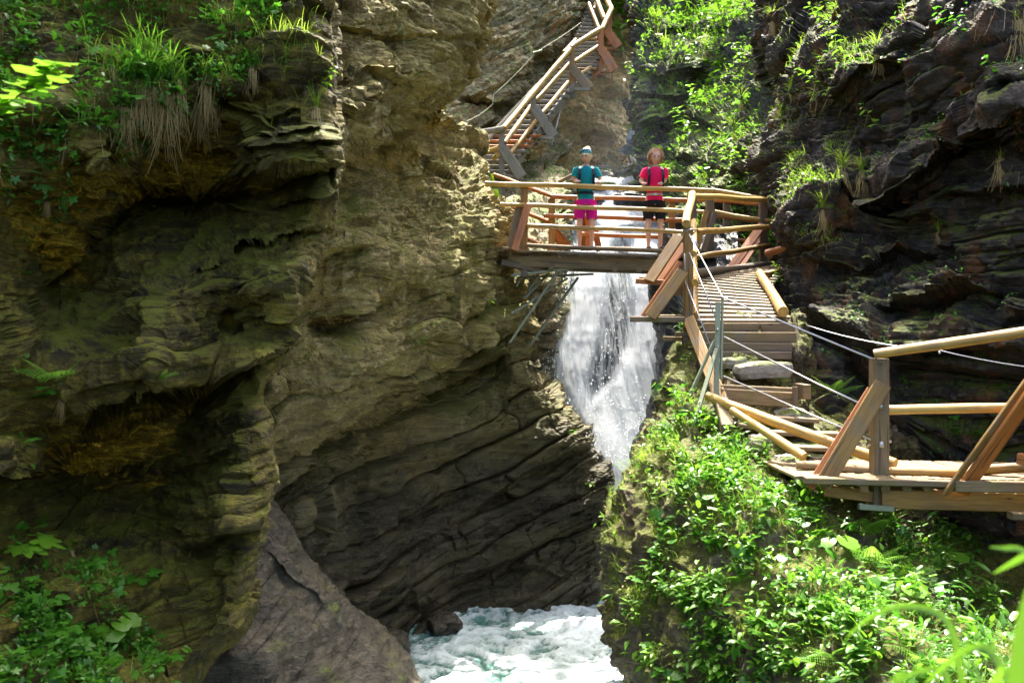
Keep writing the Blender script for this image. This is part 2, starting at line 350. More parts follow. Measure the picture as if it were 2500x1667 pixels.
SURF = {}
def mass(name, y0, y1, step, xl, xr, ctrl, mat, wrap='R', rpx=70, rm=.9, skirt=3.0, bed=(0, -27), th=(.42, .13), amp=(.20, .06), big=.25,
         bigf=.55, fine=.035, seed=1, grooves=.5, lo=None, hi=None, wide=1.0, pits=0.0, warp=.14, lips=(), facet=1.0, edge_calm=0.0):
    """A rock face: rows from y0 to y1 in the photograph, each from xl(y) to xr(y); depth from control points; rounded back and carried
    several metres into the hill at its free edges; then broken up into tilted beds and blocks."""
    ys = np.arange(y0, y1+step, step); ny = len(ys)
    L, Rr = interp(xl, ys), interp(xr, ys); wmax = (Rr-L).max(); nx = int(min(wmax, 1150 if 'R' in wrap and L.min() < -200 else 2000)/step)+2
    u = np.linspace(0, 1, nx)
    if wrap == 'R': u = 1-(1-u)**1.25
    elif wrap == 'L': u = u**1.25
    ns = 10
    PX = L[:, None]+(Rr-L)[:, None]*u[None]; PY = np.repeat(ys[:, None], nx, 1)
    D = tps(ctrl)(PX.ravel(), PY.ravel()).reshape(ny, nx)
    if lo is not None: D = np.clip(D, lo, hi)
    D0 = D.copy()
    for line, rec, dec in lips:     # overhanging edges: the face steps back below each line
        ln = np.array(line, float); yy = np.interp(PX, ln[:, 0], ln[:, 1]); e = PY-yy-5*fbm(np.stack([PX.ravel()/28, PX.ravel()*0+rec*9, PY.ravel()*0], 1), 3, 77).reshape(PX.shape)
        tp = np.clip(np.minimum(PX-ln[0, 0], ln[-1, 0]-PX)/45+.15, 0, 1); D = D+rec*tp*np.where(e > 0, np.clip(e/13, 0, 1)*np.exp(-np.clip(e, 0, None)/dec), 0)-rec*.14*tp*np.where(e <= 0, np.exp(np.clip(e, -400, 0)/28), 0)
    DL = D-D0; D = D0
    def rnd(e):
        q = np.clip((rpx-e)/rpx, 0, .999); return rm*(1-np.sqrt(1-q*q))
    if 'R' in wrap: D = D+rnd(Rr[:, None]-PX)
    if 'L' in wrap: D = D+rnd(PX-L[:, None])
    if 'R' in wrap: DL = np.hstack([DL, np.repeat(DL[:, -1:], ns, 1)])
    if 'L' in wrap: DL = np.hstack([np.repeat(DL[:, :1], ns, 1), DL])
    t = (np.arange(1, ns+1)/ns)**1.4
    if 'R' in wrap:
        PX = np.hstack([PX, PX[:, -1:]-30*t[None]]); PY = np.hstack([PY, np.repeat(PY[:, -1:], ns, 1)]); D = np.hstack([D, D[:, -1:]+skirt*t[None]])
    if 'L' in wrap:
        tt = t[::-1]; PX = np.hstack([PX[:, :1]+30*tt[None], PX]); PY = np.hstack([np.repeat(PY[:, :1], ns, 1), PY]); D = np.hstack([D[:, :1]+skirt*tt[None], D])
    W = PX.shape[1]
    V = np.stack([(PX-1250)/F*D, D, (833.5-PY)/F*D], -1)
    du = np.gradient(V, axis=1); dv = np.gradient(V, axis=0); N = np.cross(du, dv); N /= np.linalg.norm(N, axis=2, keepdims=True)+1e-9
    if (N[..., 1].mean()) > 0: N = -N
    D = D+DL; V = np.stack([(PX-1250)/F*D, D, (833.5-PY)/F*D], -1); p = V.reshape(-1, 3); n = N.reshape(-1, 3)
    # beds: normal tilted by bed[1] degrees in the picture plane and bed[0] towards the viewer
    a, b2 = R(bed[1]), R(bed[0])
    nb = np.array([math.sin(a), math.sin(b2)*math.cos(a), math.cos(a)*math.cos(b2)]); nb /= np.linalg.norm(nb)
    t1 = np.array([math.cos(a), 0, -math.sin(a)]); t2 = np.cross(nb, t1)
    wv = np.stack([fbm(p*.8, 3, seed+50+i) for i in range(3)], 1)*warp
    pw = p+wv
    q = np.stack([pw@nb, pw@t1, pw@t2], 1)
    disp = big*fbm(p*bigf, 4, seed)+big*.5*fbm(p*bigf*2.7, 3, seed+3, ridged=True)
    for lv, (h, am) in enumerate(zip(th, amp)):
        k = np.floor(q[:, 0]/h); fr = q[:, 0]/h-k
        kk = k.astype(np.int32); off = h3(kk, kk*0, kk*0, seed+lv)*9
        qq = np.stack([k, q[:, 1]/(h*4.2*wide)+off+.35*fbm(p*2, 2, seed+9), q[:, 2]/(h*4.2*wide)+off*1.7], 1)
        c = cells(qq, seed+20+lv); cb = h3(kk, kk*0+3, kk*0, seed+5)*2-1
        mod = np.clip(.55+.9*fbm(p*.45, 2, seed+31+lv), .08, 1.3)
        disp = disp+am*(.6*c+.55*cb)*mod + am*.5*(fr-.5)*mod
        fx = qq[:, 1]-np.floor(qq[:, 1]); fz = qq[:, 2]-np.floor(qq[:, 2])
        disp = disp+am*facet*mod*((fx-.5)*cells(qq, seed+81+lv)*1.5+(fz-.5)*cells(qq, seed+91+lv)*1.5+(fr-.5)*cells(qq, seed+95+lv)*.9)
        disp = disp-am*grooves*np.exp(-np.minimum(fr, 1-fr)*h/.02)*mod - am*grooves*.6*np.exp(-np.minimum(fx, 1-fx)*h*4/.03)*mod
    q2 = np.stack([q[:, 0]*11, q[:, 1]*3.2, q[:, 2]*3.2], 1)
    disp = disp+fine*1.3*fbm(q2, 3, seed+60)+fine*fbm(p*6, 4, seed+40, ridged=True)
    if pits: disp = disp-pits*np.clip(fbm(p*1.7, 3, seed+70)-.22, 0, 1)
    if edge_calm:
        ef = np.clip((Rr[:, None]-PX)/55., 0, 1) if wrap == 'R' else np.clip((PX-L[:, None])/55., 0, 1)
        disp = disp*(1-edge_calm*(1-ef)).ravel()
    V2 = (p+n*disp[:, None]).reshape(ny, W, 3)
    idx = np.arange(ny*W).reshape(ny, W)
    Q = np.stack([idx[:-1, :-1], idx[1:, :-1], idx[1:, 1:], idx[:-1, 1:]], -1).reshape(-1, 4)
    me = np_mesh(name, V2.reshape(-1, 3), Q, mat, False)
    o = bpy.data.objects.new(name, me); COL.objects.link(o); tag(o, kind='structure')
    du = np.gradient(V2, axis=1); dv = np.gradient(V2, axis=0); N2 = np.cross(du, dv); N2 /= np.linalg.norm(N2, axis=2, keepdims=True)+1e-9
    if (N2[..., 1].mean()) > 0: N2 = -N2
    pr = V2.reshape(-1, 3); sx = 1250+pr[:, 0]/pr[:, 1]*F; sy = 833.5-pr[:, 2]/pr[:, 1]*F
    SURF[name] = (pr, N2.reshape(-1, 3), sx, sy, N.reshape(-1, 3))
    return o

def on(name, px, py):
    "the point and outward normal of a rock face seen at a pixel"
    pr, N, sx, sy, Nb = SURF[name]
    dd = (sx-px)**2+(sy-py)**2; k = np.argpartition(dd, 12)[:12]; k = k[np.argmin(pr[k, 1]+np.sqrt(dd[k])*.02)]
    return Vector(pr[k]), Vector(Nb[k])

def pick(name, n, fn, seed=0):
    "n random surface points with weight fn(px, py, normal_z)"
    pr, N, sx, sy, Nb = SURF[name]; rs = np.random.RandomState(seed)
    w = fn(sx, sy, N[:, 2])*pr[:, 1]**.0; w = np.clip(w, 0, None); w = w/w.sum()
    k = rs.choice(len(w), n, p=w); return pr[k], N[k], Nb[k]

# far misty wall, ochre cliff, grey cliff behind the stairs
mass('far_gorge_wall', -300, 700, 12, [(-300, 1330), (700, 1330)], [(-300, 1750), (700, 1750)], [(1350, 0, 38), (1700, 0, 37), (1350, 600, 38), (1700, 600, 37)], M['rockF'], wrap='', seed=3, amp=(.5, .2), th=(1.5, .5))
mass('ochre_cliff', -260, 640, 4, [(-260, 1200), (640, 1200)],
     [(-260, 1600), (0, 1562), (60, 1552), (110, 1560), (160, 1550), (200, 1545), (280, 1540), (330, 1520), (380, 1502), (430, 1490), (520, 1470), (640, 1440)],
     [(1250, -200, 29), (1550, -200, 29.5), (1250, 100, 27.5), (1400, 200, 27), (1500, 250, 27), (1530, 100, 28), (1500, 60, 28.5), (1380, 400, 24.5), (1470, 400, 26), (1380, 600, 22), (1250, 600, 21), (1440, 120, 28.3)],
     M['rockE'], rpx=45, rm=1.6, seed=5, bed=(0, -8), th=(.9, .3), amp=(.28, .12), big=.5, bigf=.3, fine=.06, grooves=.8)
mass('stair_cliff', -560, 1060, 4, [(-560, 880), (1060, 1100)],
     [(-560, 1330), (-200, 1440), (0, 1432), (50, 1420), (90, 1398), (120, 1362), (150, 1345), (200, 1342), (240, 1358), (300, 1378), (350, 1394), (395, 1372), (440, 1385), (500, 1400), (560, 1392), (620, 1372), (690, 1390), (760, 1372), (850, 1352), (930, 1346), (1060, 1370)],
     [(1000, -500, 25), (1300, -500, 29), (1000, 0, 22), (1100, 200, 22.5), (1250, 100, 24), (1350, 80, 25), (1420, 30, 26), (1200, 300, 22.8), (1300, 260, 24.6), (1340, 330, 24.6), (1380, 300, 24.6), (1220, 400, 22.4), (1300, 420, 22), (1380, 450, 20.4), (1290, 500, 19.6), (1380, 600, 17.8), (1250, 620, 17.6), (1300, 800, 16.9), (1370, 750, 17.1), (1300, 1000, 16.6), (1350, 950, 16.9)],
     M['rockD'], rpx=45, rm=1.0, lips=[([(1280,140),(1340,125),(1400,95),(1440,60)],.8,50),([(1120,230),(1180,250),(1260,250)],1.0,90)], seed=8, bed=(0, -40), th=(.7, .25, .09), amp=(.26, .12, .03), big=.35, bigf=.4, fine=.05)
# the dark wall right of the bridge and the black rocks by the fall
mass('right_rear_cliff', -420, 900, 4,
     [(-420, 1500), (-100, 1540), (0, 1552), (80, 1562), (170, 1545), (250, 1537), (290, 1552), (340, 1566), (420, 1562), (470, 1590), (520, 1640), (600, 1700), (900, 1760)], [(-420, 2150), (900, 2050)],
     [(1560, -400, 33), (1900, -400, 30), (1560, 0, 25.5), (1700, 0, 25), (1850, 0, 22.5), (1560, 250, 21.5), (1700, 200, 22), (1800, 230, 20.5), (1850, 300, 17.5), (1560, 400, 21.5), (1650, 420, 20.2), (1720, 430, 18.6), (1800, 420, 16.9), (1850, 500, 16.2), (1750, 540, 17.2), (1720, 640, 16.2), (1900, 620, 15.4), (2000, 0, 17), (2000, 400, 15.8), (1750, 110, 22), (1640, 150, 21.5), (1640, 320, 21.6), (1640, 870, 14.5), (1850, 870, 14)],
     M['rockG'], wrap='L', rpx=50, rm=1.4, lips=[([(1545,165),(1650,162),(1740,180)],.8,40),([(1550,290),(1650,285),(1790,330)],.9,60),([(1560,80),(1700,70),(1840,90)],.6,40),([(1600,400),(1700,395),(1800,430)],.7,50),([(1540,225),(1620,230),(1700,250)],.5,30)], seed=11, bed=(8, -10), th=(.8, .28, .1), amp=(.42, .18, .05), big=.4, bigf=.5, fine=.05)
mass('pool_rock', 560, 1320, 5, [(560, 1625), (660, 1612), (740, 1606), (900, 1606), (960, 1608), (1000, 1600), (1040, 1588), (1090, 1568), (1120, 1563), (1160, 1572), (1240, 1560), (1320, 1540)], [(560, 1800), (1320, 1800)],
     [(1620, 560, 15.6), (1800, 560, 15.2), (1620, 900, 14.2), (1800, 900, 12.6), (1600, 1150, 13.4), (1800, 1150, 12), (1560, 1320, 12.6), (1800, 1300, 11.6)],
     M['rockK'], wrap='L', rpx=40, rm=.8, seed=14, bed=(0, 60), th=(.6, .2), amp=(.10, .03), big=.22, fine=.02)
mass('fall_back_rock', 380, 1330, 5, [(380, 1300), (1330, 1300)], [(380, 1720), (1330, 1680)],
     [(1300, 380, 28), (1450, 430, 27.5), (1600, 430, 27.5), (1720, 380, 27), (1450, 480, 25), (1600, 480, 25), (1450, 560, 22.2), (1600, 560, 22.2), (1300, 650, 20), (1450, 640, 20), (1500, 690, 18.95), (1600, 640, 20), (1450, 900, 17.75), (1600, 900, 17.9), (1500, 1100, 17), (1400, 1300, 16.8), (1650, 1300, 16.8)],
     M['rockK'], wrap='', seed=17, bed=(0, 75), th=(.6, .22), amp=(.12, .05), big=.12, fine=.03)
# left side: the banded cliff that carries the bridge, undercut above the river
mass('banded_cliff', -620, 1600, 3,
     [(-620, 400), (0, 640), (600, 600), (1000, 520), (1600, 480)],
     [(-620, 900), (-300, 1120), (0, 1188), (60, 1172), (120, 1160), (170, 1140), (230, 1105), (265, 1088), (300, 1112), (350, 1148), (400, 1182), (450, 1202), (500, 1225), (560, 1250), (610, 1246), (650, 1262), (690, 1285), (760, 1294), (850, 1288), (900, 1284), (912, 1296), (935, 1335), (990, 1388), (1050, 1424), (1120, 1466), (1180, 1492), (1220, 1502), (1290, 1500), (1400, 1490), (1470, 1480), (1530, 1462), (1600, 1440)],
     [(600, -600, 11), (900, -600, 15), (700, 0, 9.8), (850, 0, 10), (1000, 0, 11), (1150, 0, 12.4), (850, 150, 10), (1050, 150, 11.5), (830, 300, 9.6), (950, 300, 10.6), (1080, 220, 12.4), (860, 355, 10.9), (980, 350, 12), (900, 430, 12.0), (880, 600, 10.4), (950, 540, 11.4), (930, 640, 10.7), (970, 680, 11.4), (1000, 400, 14.0), (1060, 390, 15.0), (1100, 310, 16.6), (1150, 420, 15.7), (1000, 560, 13.1), (1100, 600, 13.2), (1180, 520, 14.7), (1200, 600, 14.7), (1230, 640, 15.5), (1000, 730, 12.5), (1040, 800, 12.5), (1150, 720, 13.6), (1220, 780, 15.1), (1270, 760, 15.2), (1100, 850, 13.9), (1000, 880, 12.4), (850, 850, 10.4), (760, 780, 10.6), (700, 900, 9.9), (700, 1050, 10.3), (850, 980, 11), (950, 900, 12), (660, 1200, 10.5), (760, 1250, 10.7), (800, 1150, 11.8), (850, 1300, 12.3), (950, 1100, 13.6), (950, 1300, 13.6), (1100, 1050, 14.3), (1270, 900, 15), (1270, 1000, 14.9), (1100, 1300, 14.1), (1250, 1250, 14.5), (1350, 1050, 14.9), (1450, 1150, 14.7), (1500, 1250, 14.5), (1400, 1350, 14.4), (1450, 1450, 14.2), (1300, 1480, 13.9), (1150, 1500, 13.7), (1000, 1530, 12.9), (900, 1530, 12.4), (700, 1500, 11.6), (1200, 1600, 13.5), (900, 1600, 12.2)],
     M['rockB'], rpx=55, rm=.9, lips=[([(820,372),(880,348),(960,335),(1010,315),(1060,285),(1100,258)],1.2,60),([(780,150),(850,190),(930,180),(1030,200),(1130,175)],.35,32),([(780,250),(850,262),(900,240),(1000,215),(1100,205)],.35,30),([(820,310),(900,300),(980,280),(1080,235)],.3,26),([(780,60),(900,80),(1040,90),(1180,60)],.25,30),([(740,810),(850,772),(920,732),(975,690)],.8,70),([(1000,832),(1060,805),(1110,770),(1180,735),(1230,695),(1290,682)],.5,36),([(890,975),(950,930),(1050,882),(1130,852),(1200,800)],.6,50),([(640,1190),(760,1100),(850,1032),(1000,960),(1150,890),(1240,850)],1.1,80),([(900,460),(1000,440),(1080,430)],.15,20),([(1000,620),(1100,600),(1240,560)],.15,20),([(830,560),(900,540),(960,520)],.3,30),([(1150,1250),(1270,1160),(1400,1100),(1500,1060)],.3,40),([(950,1290),(1050,1230),(1150,1170)],.35,40),([(1100,1420),(1250,1360),(1400,1290)],.3,40),([(700,650),(800,610),(900,600)],.4,40)], seed=21, bed=(6, -27), th=(.50, .17, .06), amp=(.28, .075, .022), big=.36, bigf=.5, fine=.026, grooves=.7)
# rib of wet rock rising from the river at lower left
mass('wet_river_rib', 1130, 1900, 3, [(1130, 520), (1900, 300)],
     [(1130, 622), (1200, 628), (1235, 640), (1290, 682), (1340, 722), (1400, 765), (1450, 815), (1500, 870), (1560, 935), (1620, 985), (1667, 1012), (1760, 1075), (1900, 1120)],
     [(560, 1130, 9.2), (630, 1240, 9.1), (700, 1400, 8.8), (760, 1450, 8.9), (600, 1500, 8.2), (850, 1550, 8.9), (700, 1600, 8.0), (900, 1667, 8.5), (600, 1667, 7.7), (1050, 1850, 8.3), (500, 1850, 7.2)],
     M['rockC'], rpx=60, rm=.7, lips=[([(640,1330),(700,1400),(760,1440),(800,1480)],.16,28)], seed=25, bed=(0, -50), th=(.34, .12), amp=(.012, .006), big=.22, bigf=.6, fine=.014, grooves=.12, facet=.5)
# nearest wall at left
mass('left_front_cliff', -1100, 2100, 3.2,
     [(-1100, -800), (0, -500), (2100, -500)],
     [(-1100, 700), (-400, 800), (0, 818), (120, 822), (250, 824), (400, 832), (470, 826), (520, 806), (560, 790), (640, 772), (700, 752), (780, 722), (850, 700), (900, 668), (950, 640), (985, 634), (1020, 654), (1080, 664), (1140, 662), (1200, 650), (1260, 640), (1330, 630), (1400, 618), (1480, 604), (1530, 590), (1560, 545), (1600, 515), (1667, 485), (1800, 430), (2100, 300)],
     [(-400, -1000, 6.5), (700, -1000, 8.5), (-400, 0, 5), (0, 0, 6.4), (400, 0, 6.6), (750, 0, 6.8), (300, 250, 6.0), (600, 300, 6.3), (760, 300, 6.4), (100, 400, 5.8), (300, 430, 6.1), (640, 400, 6.35), (780, 420, 6.4), (300, 500, 7.0), (450, 480, 7.6), (560, 510, 7.5), (700, 520, 6.9), (640, 590, 6.6), (150, 560, 6.3), (150, 750, 6.7), (120, 640, 7.0), (300, 650, 6.5), (450, 700, 6.1), (600, 700, 6.3), (650, 800, 6.6), (560, 780, 6.9), (0, 700, 5.7), (0, 1000, 5.5), (300, 850, 5.95), (450, 880, 6.0), (200, 1000, 5.8), (380, 970, 5.9), (600, 860, 6.3), (60, 1120, 5.8), (150, 1150, 7.4), (300, 1100, 7.3), (450, 1000, 7.0), (520, 1000, 6.8), (400, 1250, 7.1), (560, 1080, 6.5), (630, 1080, 6.4), (560, 1250, 6.3), (620, 1250, 6.3), (500, 1400, 6.4), (590, 1400, 6.25), (300, 1400, 6.3), (150, 1350, 6.0), (0, 1400, 5.3), (0, 1667, 4.8), (250, 1667, 5.5), (450, 1600, 6.1), (-400, 1000, 4.2), (-400, 1900, 3.8), (300, 1900, 4.8)],
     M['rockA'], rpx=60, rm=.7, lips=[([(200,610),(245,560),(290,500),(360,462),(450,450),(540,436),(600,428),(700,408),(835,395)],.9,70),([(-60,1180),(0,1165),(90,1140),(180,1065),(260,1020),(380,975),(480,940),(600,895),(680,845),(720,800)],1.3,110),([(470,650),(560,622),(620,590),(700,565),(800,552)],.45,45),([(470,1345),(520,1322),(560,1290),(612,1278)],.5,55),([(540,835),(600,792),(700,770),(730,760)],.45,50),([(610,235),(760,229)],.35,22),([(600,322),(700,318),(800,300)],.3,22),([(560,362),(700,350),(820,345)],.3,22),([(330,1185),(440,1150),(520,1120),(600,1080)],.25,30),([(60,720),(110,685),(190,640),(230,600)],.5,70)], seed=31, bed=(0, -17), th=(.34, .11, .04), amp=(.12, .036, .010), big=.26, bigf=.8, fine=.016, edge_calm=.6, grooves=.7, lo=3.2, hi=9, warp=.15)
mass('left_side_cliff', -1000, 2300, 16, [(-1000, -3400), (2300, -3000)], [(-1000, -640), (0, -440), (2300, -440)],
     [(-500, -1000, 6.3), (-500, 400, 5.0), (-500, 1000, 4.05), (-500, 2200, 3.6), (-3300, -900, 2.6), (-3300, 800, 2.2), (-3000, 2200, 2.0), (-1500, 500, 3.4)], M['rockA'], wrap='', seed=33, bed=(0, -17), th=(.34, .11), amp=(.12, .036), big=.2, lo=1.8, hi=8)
# right side: dark wall behind the stairs and the platform
mass('right_cliff', -900, 1560, 3.2,
     [(-900, 1880), (-200, 1866), (0, 1858), (80, 1866), (200, 1900), (300, 1906), (380, 1880), (450, 1882), (520, 1900), (560, 1918), (620, 1932), (690, 1926), (780, 1938), (860, 1944), (940, 1952), (1000, 1990), (1060, 2050), (1120, 2090), (1200, 2100), (1560, 2150)],
     [(-900, 3300), (1560, 3100)],
     [(1900, -800, 27), (2600, -800, 18), (3200, -800, 10), (1870, 0, 17.2), (1950, 60, 16.2), (2050, 50, 14), (2250, 0, 11), (2500, 0, 9.4), (3200, 0, 6), (1920, 250, 15.0), (1980, 300, 13.6), (2080, 300, 12.4), (2300, 330, 10.4), (2500, 300, 9.2), (2040, 170, 12.2), (2150, 230, 11.4), (2230, 420, 10.4), (2450, 240, 9), (2200, 480, 11), (1900, 480, 13.4), (1980, 520, 11.9), (2080, 560, 11.6), (2250, 600, 10.6), (1940, 640, 12.6), (2100, 700, 10.9), (1990, 780, 11), (1960, 860, 10.6), (2020, 960, 10), (2250, 760, 9.9), (2400, 480, 9.6), (2480, 500, 9), (2500, 700, 9.2), (2420, 560, 9.4), (2150, 900, 10), (2300, 1000, 9.5), (2500, 950, 8.9), (2100, 1080, 9.5), (2300, 1200, 10.2), (2450, 1300, 10), (2500, 1150, 9.2), (3200, 700, 5.6), (3100, 1500, 5.6), (2150, 1300, 9.6), (2200, 1500, 9)],
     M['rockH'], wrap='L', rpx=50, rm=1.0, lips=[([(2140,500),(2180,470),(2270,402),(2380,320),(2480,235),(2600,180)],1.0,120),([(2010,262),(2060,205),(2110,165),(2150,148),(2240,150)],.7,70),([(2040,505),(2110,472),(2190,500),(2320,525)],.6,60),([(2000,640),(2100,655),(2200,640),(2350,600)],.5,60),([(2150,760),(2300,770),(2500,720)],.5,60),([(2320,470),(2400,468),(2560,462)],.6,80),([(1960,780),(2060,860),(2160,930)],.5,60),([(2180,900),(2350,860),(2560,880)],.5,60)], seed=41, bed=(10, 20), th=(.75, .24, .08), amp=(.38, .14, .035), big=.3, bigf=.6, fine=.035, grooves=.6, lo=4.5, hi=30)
# mossy outcrop in front, carrying the steps
mass('mossy_outcrop', 772, 2000, 2.8,
     [(772, 1722), (800, 1700), (850, 1655), (900, 1642), (960, 1640), (1000, 1622), (1050, 1592), (1100, 1562), (1150, 1540), (1200, 1516), (1250, 1494), (1300, 1482), (1400, 1478), (1500, 1482), (1560, 1497), (1600, 1520), (1667, 1572), (1800, 1640), (2000, 1700)],
     [(772, 1960), (940, 2020), (1100, 2240), (1250, 2600), (2000, 3000)],
     [(1720, 780, 10.5), (1950, 780, 10.7), (1680, 880, 9.9), (1800, 850, 10.1), (1940, 860, 10.2), (1700, 960, 9.2), (1850, 940, 9.8), (1980, 960, 10.1), (1800, 1030, 9.2), (1950, 1060, 9.35), (2100, 1060, 9.2), (1600, 1080, 8.7), (1700, 1080, 8.3), (1850, 1120, 8.5), (2000, 1160, 8.45), (2200, 1150, 9.3), (1560, 1200, 8.2), (1700, 1220, 7.5), (1850, 1230, 7.4), (2000, 1250, 7.6), (2150, 1290, 8.3), (2300, 1290, 10.2), (2500, 1300, 10.2), (1520, 1400, 7.7), (1700, 1400, 6.9), (1900, 1400, 6.6), (2100, 1400, 6.7), (2250, 1420, 7.1), (2400, 1450, 8.2), (2550, 1450, 7.8), (1540, 1560, 7.3), (1700, 1600, 6.6), (1900, 1600, 6.1), (2100, 1600, 5.7), (2300, 1600, 5.6), (2500, 1650, 5.2), (1750, 1900, 6.2), (2200, 1900, 4.8), (2800, 1900, 4.2), (2900, 1400, 6)],
     M['rockI'], wrap='L', rpx=60, rm=.8, seed=51, bed=(0, -65), th=(.34, .11), amp=(.07, .03), big=.2, bigf=1.1, fine=.03, grooves=.4)
# ---------------------------------------------------------------- water
def water_mat():
    m, nt, b = new_mat('river_water'); s = NT(nt)
    v = s.coord(scale=(1, .75, 1)); n1 = s.noise(v, 1.5, 9, .68, 1.6); n2 = s.noise(v, 5.5, 8, .68, 1.1); n3 = s.noise(v, .5, 3, .5)
    at = s.n('Attribute'); at.attribute_name = 'foam'
    f = s.m('ADD', s.m('ADD', s.m('MULTIPLY', n1, .5), s.m('MULTIPLY', n2, .6)), s.m('MULTIPLY', at.outputs['Fac'], .42))
    ff = s.mr(f, .69, .96)
    base = s.mix(s.mr(n3, .35, .65), (.03, .10, .075), (.08, .23, .18))
    col = s.mix(ff, base, (.66, .77, .74))
    nt.links.new(col, b.inputs['Base Color']); s.put(b.inputs['Roughness'], s.mr(ff, 0, 1, .1, .6)); b.inputs['Specular IOR Level'].default_value = .6
    nb = s.bump(n1, .8, .12); nb = s.bump(n2, .8, .05, nb); nt.links.new(nb, b.inputs['Normal'])
    return m
M['river'] = water_mat()
gx = np.arange(-7.5, 4.5, .035); gy = np.arange(6.5, 19, .035); X, Y = np.meshgrid(gx, gy); p = np.stack([X.ravel(), Y.ravel(), X.ravel()*0], 1)
warp = np.stack([fbm(p*.9, 3, 201), fbm(p*.9, 3, 202), p[:, 0]*0], 1)*.6
big = fbm((p+warp)*np.array([1.0, .8, 1]), 4, 203, ridged=True); small = fbm((p+warp*1.6)*np.array([4.2, 3.2, 1]), 4, 204, ridged=True)
chop = fbm((p+warp)*11, 3, 208, ridged=True)
turb = np.clip((p[:, 1]-9)/7, .15, 1)
z = -4.42+.10*big+.05*small*(.6+.4*turb)+.018*chop+.05*(p[:, 1]-12)*.25
foam = np.clip(.42+.55*big+.5*small+.25*(turb-.4)+.25*p[:, 0]*.5, 0, 1.4)
foam = np.where(p[:, 0] < -1.6, foam-.35, foam)
ny, nx = X.shape; idx = np.arange(ny*nx).reshape(ny, nx)
Q = np.stack([idx[:-1, :-1], idx[:-1, 1:], idx[1:, 1:], idx[1:, :-1]], -1).reshape(-1, 4)
me = np_mesh('river', np.stack([p[:, 0], p[:, 1], z], 1), Q, M['river'])
at = me.attributes.new('foam', 'FLOAT', 'POINT'); at.data.foreach_set('value', foam.astype(np.float32))
o = bpy.data.objects.new('river', me); COL.objects.link(o); tag(o, kind='structure')

def fall_mat():
    m, nt, b = new_mat('falling_water'); s = NT(nt)
    at = s.n('Attribute'); at.attribute_name = 'uvw'; den = s.n('Attribute'); den.attribute_name = 'thickness'
    mp = s.n('Mapping'); s.l(at.outputs['Vector'], mp.inputs[0]); mp.inputs['Scale'].default_value = (7.0, .8, 1)
    mp2 = s.n('Mapping'); s.l(at.outputs['Vector'], mp2.inputs[0]); mp2.inputs['Scale'].default_value = (26, 1.7, 1)
    n1 = s.noise(mp.outputs[0], 1.0, 8, .7, .5); n2 = s.noise(mp2.outputs[0], 1.0, 8, .75, .3)
    a = s.m('ADD', s.m('ADD', s.m('MULTIPLY', n1, .55), s.m('MULTIPLY', n2, .6)), den.outputs['Fac'])
    alpha = s.mr(a, .98, 1.18)
    col = s.mix(s.mr(a, 1.05, 1.45), (.80, .88, .93), (.99, .99, .99))
    col = s.mix(s.mr(n2, .34, .52, .25, 0), col, (.42, .56, .66))
    nt.links.new(col, b.inputs['Base Color']); b.inputs['Roughness'].default_value = .65
    tl = s.n('BsdfTranslucent'); s.l(col, tl.inputs[0]); mx0 = s.n('MixShader'); mx0.inputs[0].default_value = .75
    s.l(b.outputs[0], mx0.inputs[1]); s.l(tl.outputs[0], mx0.inputs[2])
    nb = s.bump(n1, .25, .04); nt.links.new(nb, b.inputs['Normal'])
    t = s.n('BsdfTransparent'); mx = s.n('MixShader'); s.l(alpha, mx.inputs[0]); s.l(t.outputs[0], mx.inputs[1]); s.l(mx0.outputs[0], mx.inputs[2])
    s.l(mx.outputs[0], nt.nodes['Material Output'].inputs[0])
    return m
M['fall'] = fall_mat()
FALL_D = [(380, 25.0), (470, 23), (520, 21.5), (560, 20.4), (620, 19.0), (700, 18.2), (900, 16.95), (1100, 15.9), (1200, 15.4), (1300, 15.0)]
def density(px, py):
    "how thick the water is at a pixel of the falling sheet: two streams that join below, a rock between them"
    l0 = interp([(450, 1405), (560, 1395), (690, 1388), (760, 1368), (850, 1348), (930, 1352), (1000, 1385), (1100, 1440), (1250, 1500)], py)
    l1 = interp([(450, 1640), (600, 1485), (690, 1470), (760, 1466), (850, 1445), (930, 1425), (980, 1440), (1100, 1540), (1250, 1560)], py)
    r0 = interp([(450, 1400), (600, 1545), (690, 1545), (760, 1545), (850, 1538), (930, 1500), (980, 1440), (1100, 1430), (1250, 1450)], py)
    r1 = interp([(450, 1720), (560, 1700), (690, 1640), (1000, 1625), (1250, 1610)], py)
    def band(a, b, e): return np.clip(np.minimum(px-a, b-px)/e, -1, 1)
    d = np.maximum(band(l0-8, l1+34, 42), band(r0-30, r1, 42)); core = (px > l0+20) & (px < r1-20); return np.where(core, np.maximum(d, .32), d)
